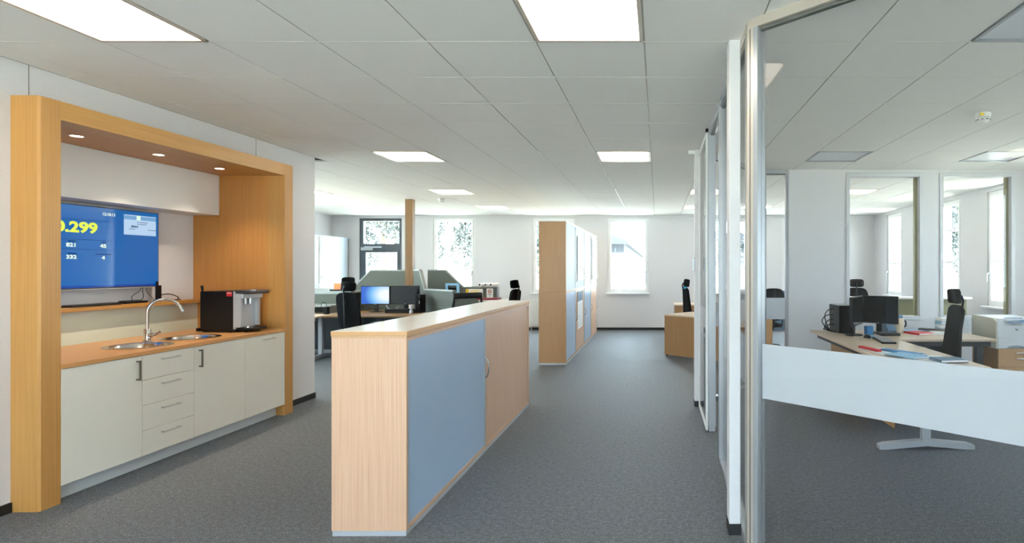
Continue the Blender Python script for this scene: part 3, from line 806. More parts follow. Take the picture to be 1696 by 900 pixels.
# sliding door parked over the far bay
t = thing('sliding_door', 'open sliding glass door with white edge parked along the corridor glass', 'door', (.455, 5.8, 0))
MB().box(.452, .472, 5.41, 5.455, .01, 2.795, .002).obj('stile', M_white, t, w=True)
MB().box(.452, .472, 6.32, 6.365, .01, 2.795, .002).obj('stile', M_white, t, w=True)
MB().box(.452, .472, 5.455, 6.32, .01, .05, .002).obj('bottom_rail', M_white, t, w=True)
MB().box(.452, .472, 5.455, 6.32, 2.755, 2.795, .002).obj('top_rail', M_white, t, w=True)
MB().box(.459, .465, 5.455, 6.32, .05, 2.755).obj('pane', M_glass, t, w=True)
MB().box(.450, .474, 5.405, 5.45, 2.796, 2.829, .001).obj('roller_cap', M_black, t, w=True)
MB().box(.465, .467, 5.456, 6.319, FB0, FB1).obj('frosted_band', M_frost, t, w=True)

# 45 degree glass wall
A = (.512, YC); dirx, diry = .718, -.696
def P45(s): return (A[0] + dirx * s, A[1] + diry * s)
t = thing('corner_post', 'beige aluminium corner post where corridor glass meets the angled glass wall', 'post', (.49, YC, 0))
b = MB().prism([(.474, YC + .07, 0), (.474, YC, 0), (.500, YC - .03, 0), (.525, YC - .005, 0), (.54, YC + .03, 0), (.54, YC + .07, 0)], (0, 0, 2.83))
b.obj('shaft', M_aluw, t, w=True)
b = MB().prism([(.4725, YC + .052, 0), (.4725, YC + .046, 0), (.4745, YC + .046, 0), (.4745, YC + .052, 0)], (0, 0, 2.78)).prism([(.483, YC - .012, 0), (.487, YC - .0165, 0), (.489, YC - .0145, 0), (.485, YC - .01, 0)], (0, 0, 2.78))
b.obj('shadow_groove', M_alud, t, w=True)
g = glazing('glass_wall', 'large angled glass pane with frosted band in front of the right office', P45(.012), P45(1.75), True, (1, 1), M_alu, M_aluw, .03)
e = P45(1.75)
# closing wall from the end of the glass to the outside wall
struct('wall_office_front', MB().box(e[0], XR, e[1] - .1, e[1], 0, CEIL), M_wall)

# far angled glass at the office's back left corner, and strip beside the wall
RY = 7.67
glazing('glass_partition', 'angled glass bay at the far left corner of the glass office', (.50, 6.50), (1.40, RY + .02), True, (1, 1), M_alu, None, .04)
glazing('glass_partition', 'narrow glass strip left of the white inner office wall', (1.405, RY + .035), (1.733, RY + .035), True, (1, 1), M_alu, None, .035)
# inner wall with two windows
W1 = (2.493, 3.515); W2 = (3.731, 4.727); IZ0, IZ1 = .842, 2.786
wall_cuts('wall_inner', 'x', RY, RY + .10, 1.735, XR, CEIL, [(W1[0] + .02, W1[1] - .02, IZ0 + .02, IZ1 - .02), (W2[0] + .02, W2[1] - .02, IZ0 + .02, IZ1 - .02)])
for i, (a, c) in enumerate((W1, W2)):
    t = bpy.data.objects.new('window_%d' % (n + 1 + i), None); COL.objects.link(t); t['kind'] = 'structure'
    b = MB(); f = .05
    b.box(a, a + f, RY - .012, RY + .112, IZ0, IZ1, .003).box(c - f, c, RY - .012, RY + .112, IZ0, IZ1, .003).box(a + f, c - f, RY - .012, RY + .112, IZ1 - f, IZ1, .003).box(a + f, c - f, RY - .012, RY + .112, IZ0, IZ0 + f, .003)
    b.obj('window_frame', M_ifr, t)
    MB().box(c - f - .035, c - f, RY + .06, RY + .11, IZ0 + f, IZ1 - f).obj('reveal_strip', M_olive, t)
    MB().box(a + f, c - f - .035, RY + .045, RY + .055, IZ0 + f, IZ1 - f).obj('pane', M_glass, t)

# ------------------------------------------------------------ office furniture builders
def tleg(b_parent, x, y, zt, L, along='x', m=M_silver):
    """T foot desk leg"""
    b = MB().box(x - .035, x + .035, y - .03, y + .03, .06, zt, .006).obj('leg', m, b_parent, w=True)
    h = L / 2
    if along == 'x':
        prof = [(-h, 0), (-h, .035), (-h + .05, .05), (-.08, .075), (.08, .075), (h - .05, .05), (h, .035), (h, 0), (h - .06, 0), (0, .03), (-h + .06, 0)]
        MB().prism([(x + p[0], y - .035, p[1]) for p in prof], (0, .07, 0)).obj('foot', m, b_parent, w=True)
    else:
        prof = [(-h, 0), (-h, .035), (-h + .05, .05), (-.08, .075), (.08, .075), (h - .05, .05), (h, .035), (h, 0), (h - .06, 0), (0, .03), (-h + .06, 0)]
        MB().prism([(x - .035, y + p[0], p[1]) for p in prof], (.07, 0, 0)).obj('foot', m, b_parent, w=True)

def monitor(name, label, loc, rz, w=.53, h=.34, zc=.40, scr=None, group='computer monitors', logo=False):
    t = thing(name, label, 'monitor', loc, rz, group)
    z0 = zc - h / 2; z1 = zc + h / 2
    MB().box(-w / 2, w / 2, -.012, .022, z0, z1, .004).obj('housing', M_black, t)
    MB().box(-w / 2 + .012, w / 2 - .012, -.0135, -.012, z0 + .016, z1 - .012).obj('screen', scr or M_scroff, t)
    MB().box(-.012, .012, -.0145, -.0135, z0 + .004, z0 + .011).obj('badge', M_silver, t)
    MB().box(-.035, .035, .022, .05, .02, zc, .006).obj('stand', M_black, t)
    MB().lathe([(.13, 0), (.13, .008), (.06, .016), (.0, .02)], (0, .03, 0), 28, .75).obj('base', M_black, t, 40)
    return t
M_scroff = mat('screen off', (14, 18, 20), .07)
M_desktop = mat('screen desktop', (10, 20, 40), .15)
def _desktop():
    nt = M_desktop.node_tree; N = nt.nodes; L = nt.links; b = N['Principled BSDF']
    tc = N.new('ShaderNodeTexCoord'); mp = N.new('ShaderNodeMapping')
    mp.inputs['Location'].default_value = (-.5, 0, -1.1); mp.inputs['Scale'].default_value = (2.6, 0, 3.6)
    g = N.new('ShaderNodeTexGradient'); g.gradient_type = 'SPHERICAL'
    L.new(tc.outputs['Object'], mp.inputs[0]); L.new(mp.outputs[0], g.inputs[0])
    r = N.new('ShaderNodeValToRGB'); e = r.color_ramp.elements
    e[0].position = 0; e[0].color = lin((20, 90, 200)); e[1].position = .75; e[1].color = lin((236, 248, 255))
    x = e.new(.3); x.color = lin((110, 180, 232))
    L.new(g.outputs['Fac'], r.inputs[0]); L.new(r.outputs[0], b.inputs['Emission Color']); b.inputs['Emission Strength'].default_value = .95
_desktop()

def chair(label, loc, rz, seatm, headrest=True, group='swivel office chairs', accent=None):
    """origin on the floor; local front = +y, backrest at -y"""
    t = thing('office_chair', label, 'chair', loc, rz, group)
    Rx = lambda a: Matrix.Rotation(R(a), 4, 'X')
    MB().pillow(.48, .46, .085, Matrix.Translation((0, 0, .47)) @ Rx(90)).obj('seat', seatm, t, 60)
    b = MB().pillow(.43, .60, .06, Matrix.Translation((0, -.255, .86)) @ Rx(8) @ Matrix.Identity(4), bend=.0); b.obj('backrest', M_blackm, t, 60)
    MB().tube([(0, -.14, .40), (0, -.27, .42), (0, -.31, .55), (0, -.325, .9), (0, -.34, 1.12)], [.018, .022, .024, .02, .016], 10).obj('back_spine', M_black, t, 60)
    if headrest:
        MB().pillow(.27, .15, .07, Matrix.Translation((0, -.29, 1.245)) @ Rx(-6), bend=.03).obj('headrest', M_blackm, t, 60)
        MB().tube([(0, -.34, 1.1), (0, -.355, 1.2), (0, -.335, 1.25)], .012, 8).obj('headrest_stem', M_black, t, 60)
    if accent:
        MB().pillow(.2, .05, .065, Matrix.Translation((0, -.305, 1.155))).obj('accent_band', accent, t, 60)
    for s in (-1, 1):
        MB().tube([(s * .2, -.02, .43), (s * .27, -.02, .43), (s * .285, -.02, .5), (s * .285, .0, .66)], .014, 8).obj('arm_bracket', M_black, t, 60)
        MB().pillow(.085, .25, .03, Matrix.Translation((s * .285, .02, .675)) @ Rx(90)).obj('armrest', M_black, t, 60)
    MB().cyl((0, 0, .1), (0, 0, .30), .03).cyl((0, 0, .28), (0, 0, .42), .018).obj('gas_column', M_silver, t, 40)
    base = MB().cyl((0, 0, .07), (0, 0, .12), .045).obj('base', M_black, t, 40)
    for k in range(5):
        a = 2 * math.pi * k / 5 + .3; c, s_ = math.cos(a), math.sin(a)
        MB().tube([(0.03 * c, .03 * s_, .10), (.18 * c, .18 * s_, .088), (.29 * c, .29 * s_, .068)], [.022, .018, .014], 8).obj('spoke', M_black, base, 60)
        MB().cyl((.3 * c - .02 * s_, .3 * s_ + .02 * c, .028), (.3 * c + .02 * s_, .3 * s_ - .02 * c, .028), .028, seg=16).obj('caster', M_black, base, 40)
    return t

def keyboard(label, loc, rz, m=M_dgrey):
    t = thing('keyboard', label, 'keyboard', loc, rz)
    MB().box(-.22, .22, -.075, .075, 0, .018, .004).obj('tray', M_black, t)
    b = MB()
    for i in range(5):
        for j in range(16): b.box(-.205 + j * .026, -.183 + j * .026, -.062 + i * .025, -.041 + i * .025, .018, .024)
    b.obj('keys', m, t)
    return t

# ------------------------------------------------------------ glass office
t = thing('desk', 'long beech desk with T-foot legs standing behind the frosted glass', 'desk', (2.29, 5.95, 0))
MB().box(1.93, 2.64, 4.58, 7.36, .715, .74, .002).obj('tabletop', M_desk, t, w=True)
MB().box(2.00, 2.06, 4.75, 7.25, .655, .714, .003).obj('crossbar', M_dgrey, t, w=True)
MB().box(2.48, 2.54, 4.75, 7.25, .655, .714, .003).obj('crossbar', M_dgrey, t, w=True)
MB().box(2.155, 2.175, 5.31, 7.2, .06, .62, .001).obj('modesty_panel', M_tallz, t, w=True)
tleg(t, 2.265, 4.90, .714, .80); tleg(t, 2.265, 7.12, .714, .7)
t = thing('desk', 'side desk along the inner window wall beside the printer', 'desk', (3.2, 6.9, 0))
MB().box(2.642, 3.74, 6.38, 7.36, .715, .74, .002).obj('tabletop', M_desk, t, w=True)
MB().box(2.70, 3.70, 6.43, 6.47, .655, .714, .003).obj('crossbar', M_dgrey, t, w=True)
MB().box(3.55, 3.63, 6.45, 6.51, .05, .714, .004).obj('leg', M_dgrey, t, w=True)
MB().box(2.75, 2.82, 6.75, 6.82, .05, .714, .004).obj('leg', M_dgrey, t, w=True)
MB().box(3.55, 3.63, 6.42, 7.3, 0, .05, .004).obj('foot', M_dgrey, t, w=True)
MB().box(2.75, 2.82, 6.5, 7.3, 0, .05, .004).obj('foot', M_dgrey, t, w=True)
MB().box(2.66, 3.72, 7.30, 7.34, .25, .714).obj('cable_panel', M_anth, t, w=True)
# pedestal with printer
t = thing('pedestal', 'beech drawer pedestal carrying the white printer', 'pedestal', (4.2, 6.95, 0))
px0, px1, py0, py1 = 3.91, 4.50, 6.65, 7.20
MB().box(px0, px1, py0 + .02, py1, .03, .60, .001).obj('body', M_tallz, t, w=True)
MB().box(px0 + .02, px1 - .02, py0 + .04, py1 - .02, 0, .03).obj('plinth', M_dgrey, t, w=True)
for (z0, z1) in ((.39, .597), (.215, .387), (.035, .212)):
    d = MB().box(px0 + .001, px1 - .001, py0, py0 + .019, z0, z1, .001).obj('drawer', M_beechy, t, w=True)
    for hz in ((z1 - .045, z1 - .115) if z0 > .3 else (z1 - .045,)):
        MB().box((px0 + px1) / 2 - .1, (px0 + px1) / 2 + .1, py0 - .022, py0 - .014, hz - .005, hz + .005, .001).box((px0 + px1) / 2 - .1, (px0 + px1) / 2 - .09, py0 - .016, py0, hz - .004, hz + .004).box((px0 + px1) / 2 + .09, (px0 + px1) / 2 + .1, py0 - .016, py0, hz - .004, hz + .004).obj('handle', M_steel, d, w=True)
t = thing('laser_printer', 'white office laser printer on the beech pedestal', 'printer', (4.09, 6.92, .60))
x0, x1, y0, y1 = -.235, .30, -.27, .25
b = MB().prism([(x0 + .05, y0 + .0, .14), (x1, y0, .14), (x1, y0, .345), (x0 + .07, y0, .345), (x0 + .05, y0, .32)], (0, .42, 0)); b.obj('upper_body', M_prn, t)
b = MB().prism([(x0 + .05, y0 + .0, .0), (x0 + .05, y0 + .0, .31), (x0 + .05, y0 + .06, .345), (x0 + .05, y1 - .0, .355), (x0 + .05, y1, .0)], (-.02, 0, 0)); b.obj('side_cover', M_prnside, t)
MB().box(x0 + .06, x1, y0 + .42, y1, .0, .35, .005).obj('rear_body', M_prn, t)
d = MB().box(x0 + .05, x1, y0 - .004, y0 + .41, .0, .135, .004).obj('paper_tray', M_prn, t)
b = MB()
for k in range(12):
    a0_ = math.pi * k / 12; b.box(-.09 * math.cos(a0_) - .012 + .02, -.09 * math.cos(a0_) + .012 + .02, y0 - .0065, y0 - .004, .008, .012 + .028 * math.sin(a0_))
b.obj('grip', M_silver, d)
pn = MB().prism([(-.09, y0 + .03, .347), (.12, y0 + .03, .347), (.14, y0 - .01, .325), (.12, y0 - .02, .30), (-.07, y0 - .02, .30), (-.1, y0 - .005, .325)], (0, .012, .006)).obj('control_panel', M_grblue, t)
MB().box(-.03, .05, y0 - .013, y0 - .009, .312, .332).obj('display', M_silver, pn)
MB().box(-.03, .09, y0 - .003, y0, .275, .281).obj('slot', M_dgrey, t)
MB().box(x0 + .052, x1, y0 - .001, y0 + .001, .266, .268).obj('seam', M_silver, t)
text('hp', 'badge', M_dgrey, t, .03, Matrix.Translation((4.12, 6.92 + y0 - .002, .60 + .222)) @ Matrix.Rotation(R(90), 4, 'X'), .001)

# computers on the desk
monitor('monitor', 'monitor seen nearly edge-on, left of the pair in the glass office', (2.33, 6.78, .74), math.atan2(.55, .33), .56, .34, .275 + .01)
monitor('monitor', 'dark monitor turned to the camera, right of the glass office pair', (2.66, 6.98, .74), R(-38), .46, .33, .285)
t = thing('computer_tower', 'black desktop computer with red badge left of the monitors', 'computer', (2.265, 7.13, .74))
MB().box(-.09, .09, -.19, .2, .005, .335, .006).obj('casing', M_black, t)
MB().box(-.09, .09, -.185, .15, .335, .338).obj('top_plate', M_silver, t)
MB().box(-.092, -.02, .0, .2, .2, .33).obj('side_vent', M_dgrey, t)
MB().prism([(.045, -.192, .17), (.075, -.192, .16), (.085, -.192, .21), (.05, -.192, .22)], (0, .002, 0)).obj('red_badge', M_red, t)
for k, (h, r, off) in enumerate(((.27, .11, 0), (.2, .13, .02), (.14, .10, .03), (.08, .12, .0))):
    bx = 2.205; y = 7.14 + off
    cable([(bx, y, .74 + h), (bx - r * .8, y, .74 + h + .03), (bx - r * 1.5, y - .02, .74 + h - .05), (bx - r * 1.3, y - .03, .74 + h * .5), (bx - r * .9, y - .03, .76), (bx - .06, y - .04, .748), (bx - .01, y - .1, .748), (bx + .1, y - .36, .746)], .006,
          'black cable bowing out from the computer, %s' % ['topmost loop', 'second loop from the top', 'third loop from the top', 'lowest loop'][k])
keyboard('black keyboard lying on the glass office desk before the monitors', (2.43, 6.22, .74), R(82), M_silver)
t = thing('computer_mouse', 'black mouse beside the keyboard in the glass office', 'mouse', (2.36, 6.52, .74), .3)
MB().lathe([(.0, .035), (.02, .033), (.03, .02), (.033, .0)], seg=20, sy=1.6).obj('shell', M_black, t, 60)
MB().cyl((-.004, .03, .028), (.004, .03, .028), .008, seg=12).obj('wheel', M_dgrey, t, 40)
o = MB().box(-.04, .04, -.045, .045, 0, .10, .004).box(-.03, .03, -.052, -.045, .02, .08).obj('blue_box', M_blue); o.location = (2.50, 6.86, .74); tag(o, 'blue carton standing behind the left monitor stand', 'box')
o = MB().box(-.11, .11, -.08, .08, 0, .03, .004).obj('docking_unit', M_dgrey); o.location = (2.70, 6.78, .74); tag(o, 'flat dark docking unit under the right monitor', 'dock')
o = MB().box(-.06, .06, -.07, .07, 0, .012, .002).obj('sticky_notes', M_lblue); o.location = (2.44, 6.62, .74); tag(o, 'small pale blue pad beside the monitor foot', 'notepad')
# telephone
t = thing('telephone', 'dark blue desk telephone beside the white mug container', 'telephone', (2.84, 7.10, .74))
MB().prism([(-.05, -.09, 0), (-.05, .09, 0), (-.05, .09, .12), (-.05, -.02, .10), (-.05, -.09, .03)], (.10, 0, 0)).obj('body', M_grblue, t)
MB().tube([(-.03, .0, .12), (-.03, .02, .15), (-.03, .09, .145)], .018, 10).obj('handset', M_dgrey, t, 60)
MB().cyl((.02, -.01, .115), (.02, .0, .135), .02).obj('dial_button', M_silver, t)
t = thing('paper_roll_holder', 'cream container with papers and black grip behind the telephone', 'container', (2.97, 7.15, .74))
MB().lathe([(.06, 0), (.065, .01), (.068, .17), (.06, .172), (.058, .02), (0, .015)], seg=28).obj('cup', M_beige, t, 40)
b = MB()
for k in range(6): b.box(-.045 + k * .016, -.038 + k * .016, -.03, .03, .02, .19 + .01 * (k % 3))
b.obj('cards', M_lblue, t)
MB().tube([(.066, 0, .06), (.09, 0, .07), (.095, 0, .10), (.09, 0, .13), (.066, 0, .14)], .009, 8).obj('grip', M_black, t, 60)
# books and folders at the back
def slab(name, label, cat, loc, size, rz, m, page=None, group=None):
    t = thing(name, label, cat, loc, rz, group)
    w, l, h = size
    if page:
        MB().box(-w / 2, w / 2, -l / 2, l / 2, 0, h * .15, .0005).box(-w / 2, w / 2, -l / 2, l / 2, h * .85, h, .0005).box(-w / 2, -w / 2 + .003, -l / 2, l / 2, h * .15, h * .85).obj('cover', m, t)
        MB().box(-w / 2 + .003, w / 2 - .004, -l / 2 + .003, l / 2 - .003, h * .15, h * .85).obj('pages', page, t)
    else:
        MB().box(-w / 2, w / 2, -l / 2, l / 2, 0, h, min(h * .2, .002)).obj('sheets', m, t)
    return t
slab('folder', 'red folder lying at the back of the side desk', 'folder', (3.12, 6.92, .74), (.22, .26, .022), .3, M_red, M_paper)
slab('folder', 'blue folder lying half on the white papers at the desk back', 'folder', (3.18, 7.12, .74), (.3, .22, .02), -.35, M_lblue, M_paper)
slab('paper_stack', 'white paper stack between the folders and the chair', 'paper', (3.33, 6.97, .74), (.21, .29, .02), .1, M_paper)
slab('folder', 'brown ring binder edge lying on the back papers', 'folder', (3.38, 7.14, .761), (.08, .3, .02), .9, M_dsteel, None)
slab('paper_stack', 'white papers with red sheet right behind the office chair', 'paper', (3.52, 7.0, .74), (.22, .29, .018), -.2, M_paper)
slab('folder', 'thin red sheet on the papers behind the office chair', 'folder', (3.58, 7.12, .759), (.12, .2, .004), .5, M_red)
for k in range(4):
    slab('paper_pack', 'blue and white paper pack on the side desk, %s in the stack' % ['lowest', 'second from the bottom', 'third from the bottom', 'topmost'][k], 'paper pack', (3.60, 7.24 - .003 * k, .741 + k * .042), (.2, .14, .04), .04 * k, [M_lblue, M_paper, M_lblue, M_paper][k], M_paper, 'paper packs stacked on the side desk')
# desk front papers
slab('paper_stack', 'white papers spread along the front of the long desk', 'paper', (2.13, 5.45, .74), (.30, .42, .008), .2, M_paper)
slab('folder', 'red pen-like folder at the left of the papers on the long desk', 'folder', (2.02, 5.52, .749), (.05, .30, .02), .25, M_red)
slab('paper_stack', 'loose white sheets near the right end of the long desk', 'paper', (2.30, 5.02, .74), (.32, .40, .006), -.35, M_paper)
slab('folder', 'bright blue folder across the papers on the long desk', 'folder', (2.25, 5.32, .749), (.09, .42, .014), .55, M_blue, M_paper)
slab('folder', 'pale blue folder beside the bright blue one', 'folder', (2.20, 5.12, .749), (.20, .30, .012), .5, M_lblue, M_paper)
slab('notebook', 'grey blue book at the right end of the long desk papers', 'book', (2.44, 4.86, .747), (.24, .18, .022), .1, M_grblue, M_paper)
# glassware
def jar(name, label, loc, prof, handle=None, cat='bottle'):
    t = thing(name, label, cat, loc)
    MB().lathe(prof, seg=24).obj('body', M_gware, t, 50)
    if handle: MB().tube(handle, .006, 8).obj('handle', M_gware, t, 60)
    return t
jar('glass_bottle', 'slim clear glass bottle left of the printer', (3.70, 6.98, .74), [(0, .004), (.036, .004), (.038, .02), (.038, .12), (.03, .17), (.012, .22), (.012, .28), (.015, .285), (.009, .285), (.009, .22), (.026, .165), (.034, .12), (.034, .024), (0, .018)])
jar('glass_jug', 'clear glass jug with handle next to the slim bottle', (3.80, 7.08, .741), [(0, .004), (.05, .004), (.058, .03), (.05, .12), (.045, .17), (.052, .19), (.048, .19), (.041, .17), (.046, .12), (.053, .034), (0, .02)], [(.045, 0, .16), (.08, 0, .165), (.095, 0, .12), (.085, 0, .07), (.056, 0, .05)], 'jug')
jar('glass_tumbler', 'clear drinking glass left of the office chair back', (3.50, 7.25, .74), [(0, .004), (.032, .004), (.036, .12), (.033, .12), (.029, .01), (0, .01)], None, 'glass')
jar('glass_tumbler', 'tall clear glass half hidden behind the office chair', (3.59, 7.10, .74), [(0, .004), (.03, .004), (.035, .19), (.032, .19), (.027, .01), (0, .01)], None, 'glass')
chair('black high-back office chair with headrest at the glass office desk', (2.71, 5.86, 0), R(80), M_blackm)
# beech container under the desk
t = thing('pedestal', 'beech pedestal under the far end of the long desk', 'pedestal', (2.45, 7.0, 0))
MB().box(2.24, 2.62, 6.75, 7.28, .03, .58, .001).obj('body', M_tallz, t, w=True); MB().box(2.26, 2.60, 6.77, 7.26, 0, .03).obj('plinth', M_dgrey, t, w=True)
MB().box(2.25, 2.61, 6.73, 6.749, .05, .56).obj('drawer_front', M_beechy, t, w=True)

# room beyond the inner windows
t = thing('low_divider', 'low olive grey screen with white ledge beyond the inner windows', 'divider', (3.9, 9.6, 0))
MB().box(2.60, 5.10, 9.56, 9.64, .03, 1.02, .003).obj('panel', M_olive, t, w=True)
MB().box(2.58, 5.12, 9.42, 9.78, 1.02, 1.05, .003).obj('ledge', M_white, t, w=True)
MB().box(2.6, 2.66, 9.45, 9.75, 0, .03).box(5.04, 5.10, 9.45, 9.75, 0, .03).obj('feet', M_silver, t, w=True)
chair('dark grey office chair seen through the left inner window', (3.85, 11.2, 0), R(-20), M_dgrey)
t = thing('desk', 'white desk with grey blue screen behind the narrow glass strip', 'desk', (2.2, 11.9, 0))
MB().box(1.2, 3.2, 11.5, 12.3, .715, .74, .002).obj('tabletop', M_deskw, t, w=True)
MB().box(1.2, 3.2, 11.46, 11.49, .3, 1.08, .003).obj('screen_panel', M_grblue, t, w=True)
tleg(t, 1.4, 11.9, .714, .7, 'y'); tleg(t, 3.0, 11.9, .714, .7, 'y')
chair('black swivel chair behind the narrow glass strip', (2.05, 10.8, 0), R(10), M_blackm, False)

# ------------------------------------------------------------ desk and chair at the end of the corridor
ang = math.atan2(-.46, .525)
t = thing('desk', 'beech panel desk standing at an angle left of the far white post', 'desk', (.105, 10.06, 0), ang)
MB().box(0, 1.7, 0, .80, .70, .725, .002).obj('tabletop', M_desk, t)
MB().box(.01, 1.69, .012, .03, .03, .70, .001).obj('front_panel', M_tallz, t)
MB().box(.01, .03, .03, .78, .03, .70, .001).obj('side_panel', M_tallz, t)
MB().box(1.67, 1.69, .03, .78, .03, .70, .001).obj('side_panel', M_tallz, t)
b = MB()
for x in (.04, 1.66):
    for y in (.05, .72): b.cyl((x, y, 0), (x, y, .03), .02, seg=12)
b.obj('glides', M_dgrey, t)
t = thing('desk', 'farther beech desk behind the angled one, under the chair', 'desk', (.9, 12.3, 0))
MB().box(.35, 1.15, 12.0, 12.8, .745, .77, .002).obj('tabletop', M_desk, t, w=True)
MB().box(.36, .38, 12.02, 12.78, .0, .745).obj('side_panel', M_tallz, t, w=True)
MB().box(.38, 1.13, 12.03, 12.05, .06, .745).obj('front_panel', M_tallz, t, w=True)
MB().box(1.13, 1.15, 12.02, 12.78, 0, .745).obj('side_panel', M_tallz, t, w=True)
chair('black office chair with cyan collar behind the angled beech desk', (.82, 11.05, 0), R(-80), M_dred, True, accent=M_cyan)
slab('paper_stack', 'stack of brown cartons beside the cyan collared chair', 'box', (.87, 11.6 + .9, .771), (.18, .2, .38), 0, M_beige)

# ------------------------------------------------------------ cubicle cluster around the oak column
co = thing('wooden_column', 'oak column from floor to ceiling amid the cubicles', 'column', (-4.70, 11.01, 0))
MB().box(-4.77, -4.63, 10.95, 11.07, 0, CEIL, .002).obj('shaft', M_colz, co, w=True)
MB().box(-4.735, -4.73, 10.948, 10.951, 0, CEIL).obj('joint', M_dsteel, co, w=True)
def divider(label, p0, p1, prof, t_=.045, grooves=None):
    """prof: (s, z) top outline over s in metres from p0; panel from z .06"""
    p0 = Vector((*p0, 0)); p1 = Vector((*p1, 0)); d = p1 - p0; L = d.length; u = d / L; nn = Vector((-u.y, u.x, 0))
    t = thing('desk_screen', label, 'desk screen', (*((p0 + p1) / 2).to_2d(), 0), 0, 'grey green desk screens')
    s0, s1 = prof[0][0], prof[-1][0]
    poly = [(s0, .06)] + [(s, z) for s, z in prof] + [(s1, .06)]
    MB().prism([p0 + u * s + Vector((0, 0, z)) - nn * t_ / 2 for s, z in poly], nn * t_).obj('panel', M_div, t, w=True)
    for (a, c) in zip(prof[:-1], prof[1:]):
        A_ = p0 + u * a[0] + Vector((0, 0, a[1])); B_ = p0 + u * c[0] + Vector((0, 0, c[1])); dd = (B_ - A_).normalized(); up = dd.cross(nn); up = up if up.z > 0 else -up
        MB().prism([A_ - nn * (t_ / 2 + .006), A_ + nn * (t_ / 2 + .006), A_ + nn * (t_ / 2 + .006) + up * .025, A_ - nn * (t_ / 2 + .006) + up * .025], B_ - A_).obj('cap_rail', M_divm, t, w=True)
    for s in (s0 + .03, s1 - .06): MB().prism([p0 + u * s + nn * .15, p0 + u * (s + .03) + nn * .15, p0 + u * (s + .03) - nn * .15, p0 + u * s - nn * .15], (0, 0, .06)).obj('foot', M_divm, t, w=True)
    if grooves:
        for z in grooves:
            MB().prism([p0 + u * (s0 + .03) - nn * (t_ / 2 + .002) + Vector((0, 0, z)), p0 + u * (s1 - .02) - nn * (t_ / 2 + .002) + Vector((0, 0, z)), p0 + u * (s1 - .02) - nn * (t_ / 2 + .002) + Vector((0, 0, z + .008)), p0 + u * (s0 + .03) - nn * (t_ / 2 + .002) + Vector((0, 0, z + .008))], nn * .002).obj('groove', M_dgrn, t, w=True)
    return t
divider('grey green screen left of the oak column, sloping down to the left', (-5.80, 11.01), (-4.785, 11.01), [(0, 1.10), (.36, 1.47), (1.015, 1.47)])
divider('grey green screen right of the oak column with slotted lower half', (-4.56, 10.88), (-3.475, 9.9), [(0, 1.475), (.235, 1.475), (.42, 1.125), (1.462, 1.125)], grooves=(.87, .90, .93, .96))
divider('grey green screen farther back, stepping down to the notices', (-4.60, 11.62), (-3.226, 11.62), [(0, 1.472), (.345, 1.472), (.70, 1.135), (1.374, 1.135)])
divider('low grey screen with shelf at the left edge past the kitchen wall', (-7.2, 10.45), (-5.58, 10.45), [(0, 1.06), (1.62, 1.06)])
o = MB().box(-7.2, -5.56, 10.50, 12.2, 1.065, 1.10, .003).obj('ledge_board', M_divm); tag(setorg(o, (-6.4, 11.3, 1.065)), 'wide grey ledge board behind the low left screen', 'board')
for y in (10.9, 12.1):
    o = MB().box(-6.4, -6.36, y, y + .04, 0, 1.065).obj('support_leg', M_silver); tag(setorg(o, (-6.38, y, 0)), 'slim post holding the grey ledge board, %s one' % ('nearer' if y < 11 else 'farther'), 'post')
o = MB().box(-6.95, -5.6, 9.92, 10.42, .86, .885, .002).box(-6.9, -6.87, 9.95, 10.4, .741, .86).box(-5.70, -5.67, 9.95, 10.4, .741, .86).obj('desk_shelf', M_divm); tag(setorg(o, (-6.3, 10.2, .741)), 'pale grey raised shelf on the left desk', 'shelf')
# desks
t = thing('desk', 'desk with T-foot leg just past the kitchen wall end', 'desk', (-6.3, 9.85, 0))
MB().box(-7.2, -5.52, 9.27, 10.42, .715, .74, .002).obj('tabletop', M_desk, t, w=True)
MB().box(-7.1, -5.6, 9.45, 9.5, .655, .714).obj('crossbar', M_silver, t, w=True)
MB().box(-7.1, -5.55, 10.36, 10.40, .1, .70).obj('back_panel', M_anth, t, w=True)
tleg(t, -5.69, 9.80, .714, .66, 'y'); tleg(t, -7.0, 9.8, .714, .66, 'y')
t = thing('desk', 'desk carrying the two monitors left of the oak column', 'desk', (-4.7, 10.2, 0))
MB().prism([(-5.515, 9.50, .715), (-4.35, 9.50, .715), (-3.95, 9.62, .715), (-3.62, 9.85, .715), (-4.56, 10.74, .715), (-4.62, 10.90, .715), (-5.515, 10.90, .715)], (0, 0, .025)).obj('tabletop', M_colz, t, w=True)
tleg(t, -5.3, 10.2, .714, .66, 'y'); tleg(t, -4.2, 10.0, .714, .5, 'y')
MB().box(-5.5, -4.62, 10.86, 10.90, .1, .70).obj('back_panel', M_anth, t, w=True)
t = thing('desk', 'desk behind the slotted screen, half hidden', 'desk', (-3.5, 11.2, 0))
MB().box(-3.95, -2.75, 10.75, 11.58, .715, .74, .002).obj('tabletop', M_desk, t, w=True)
tleg(t, -3.7, 11.1, .714, .7, 'y'); tleg(t, -2.9, 11.1, .714, .7, 'y')
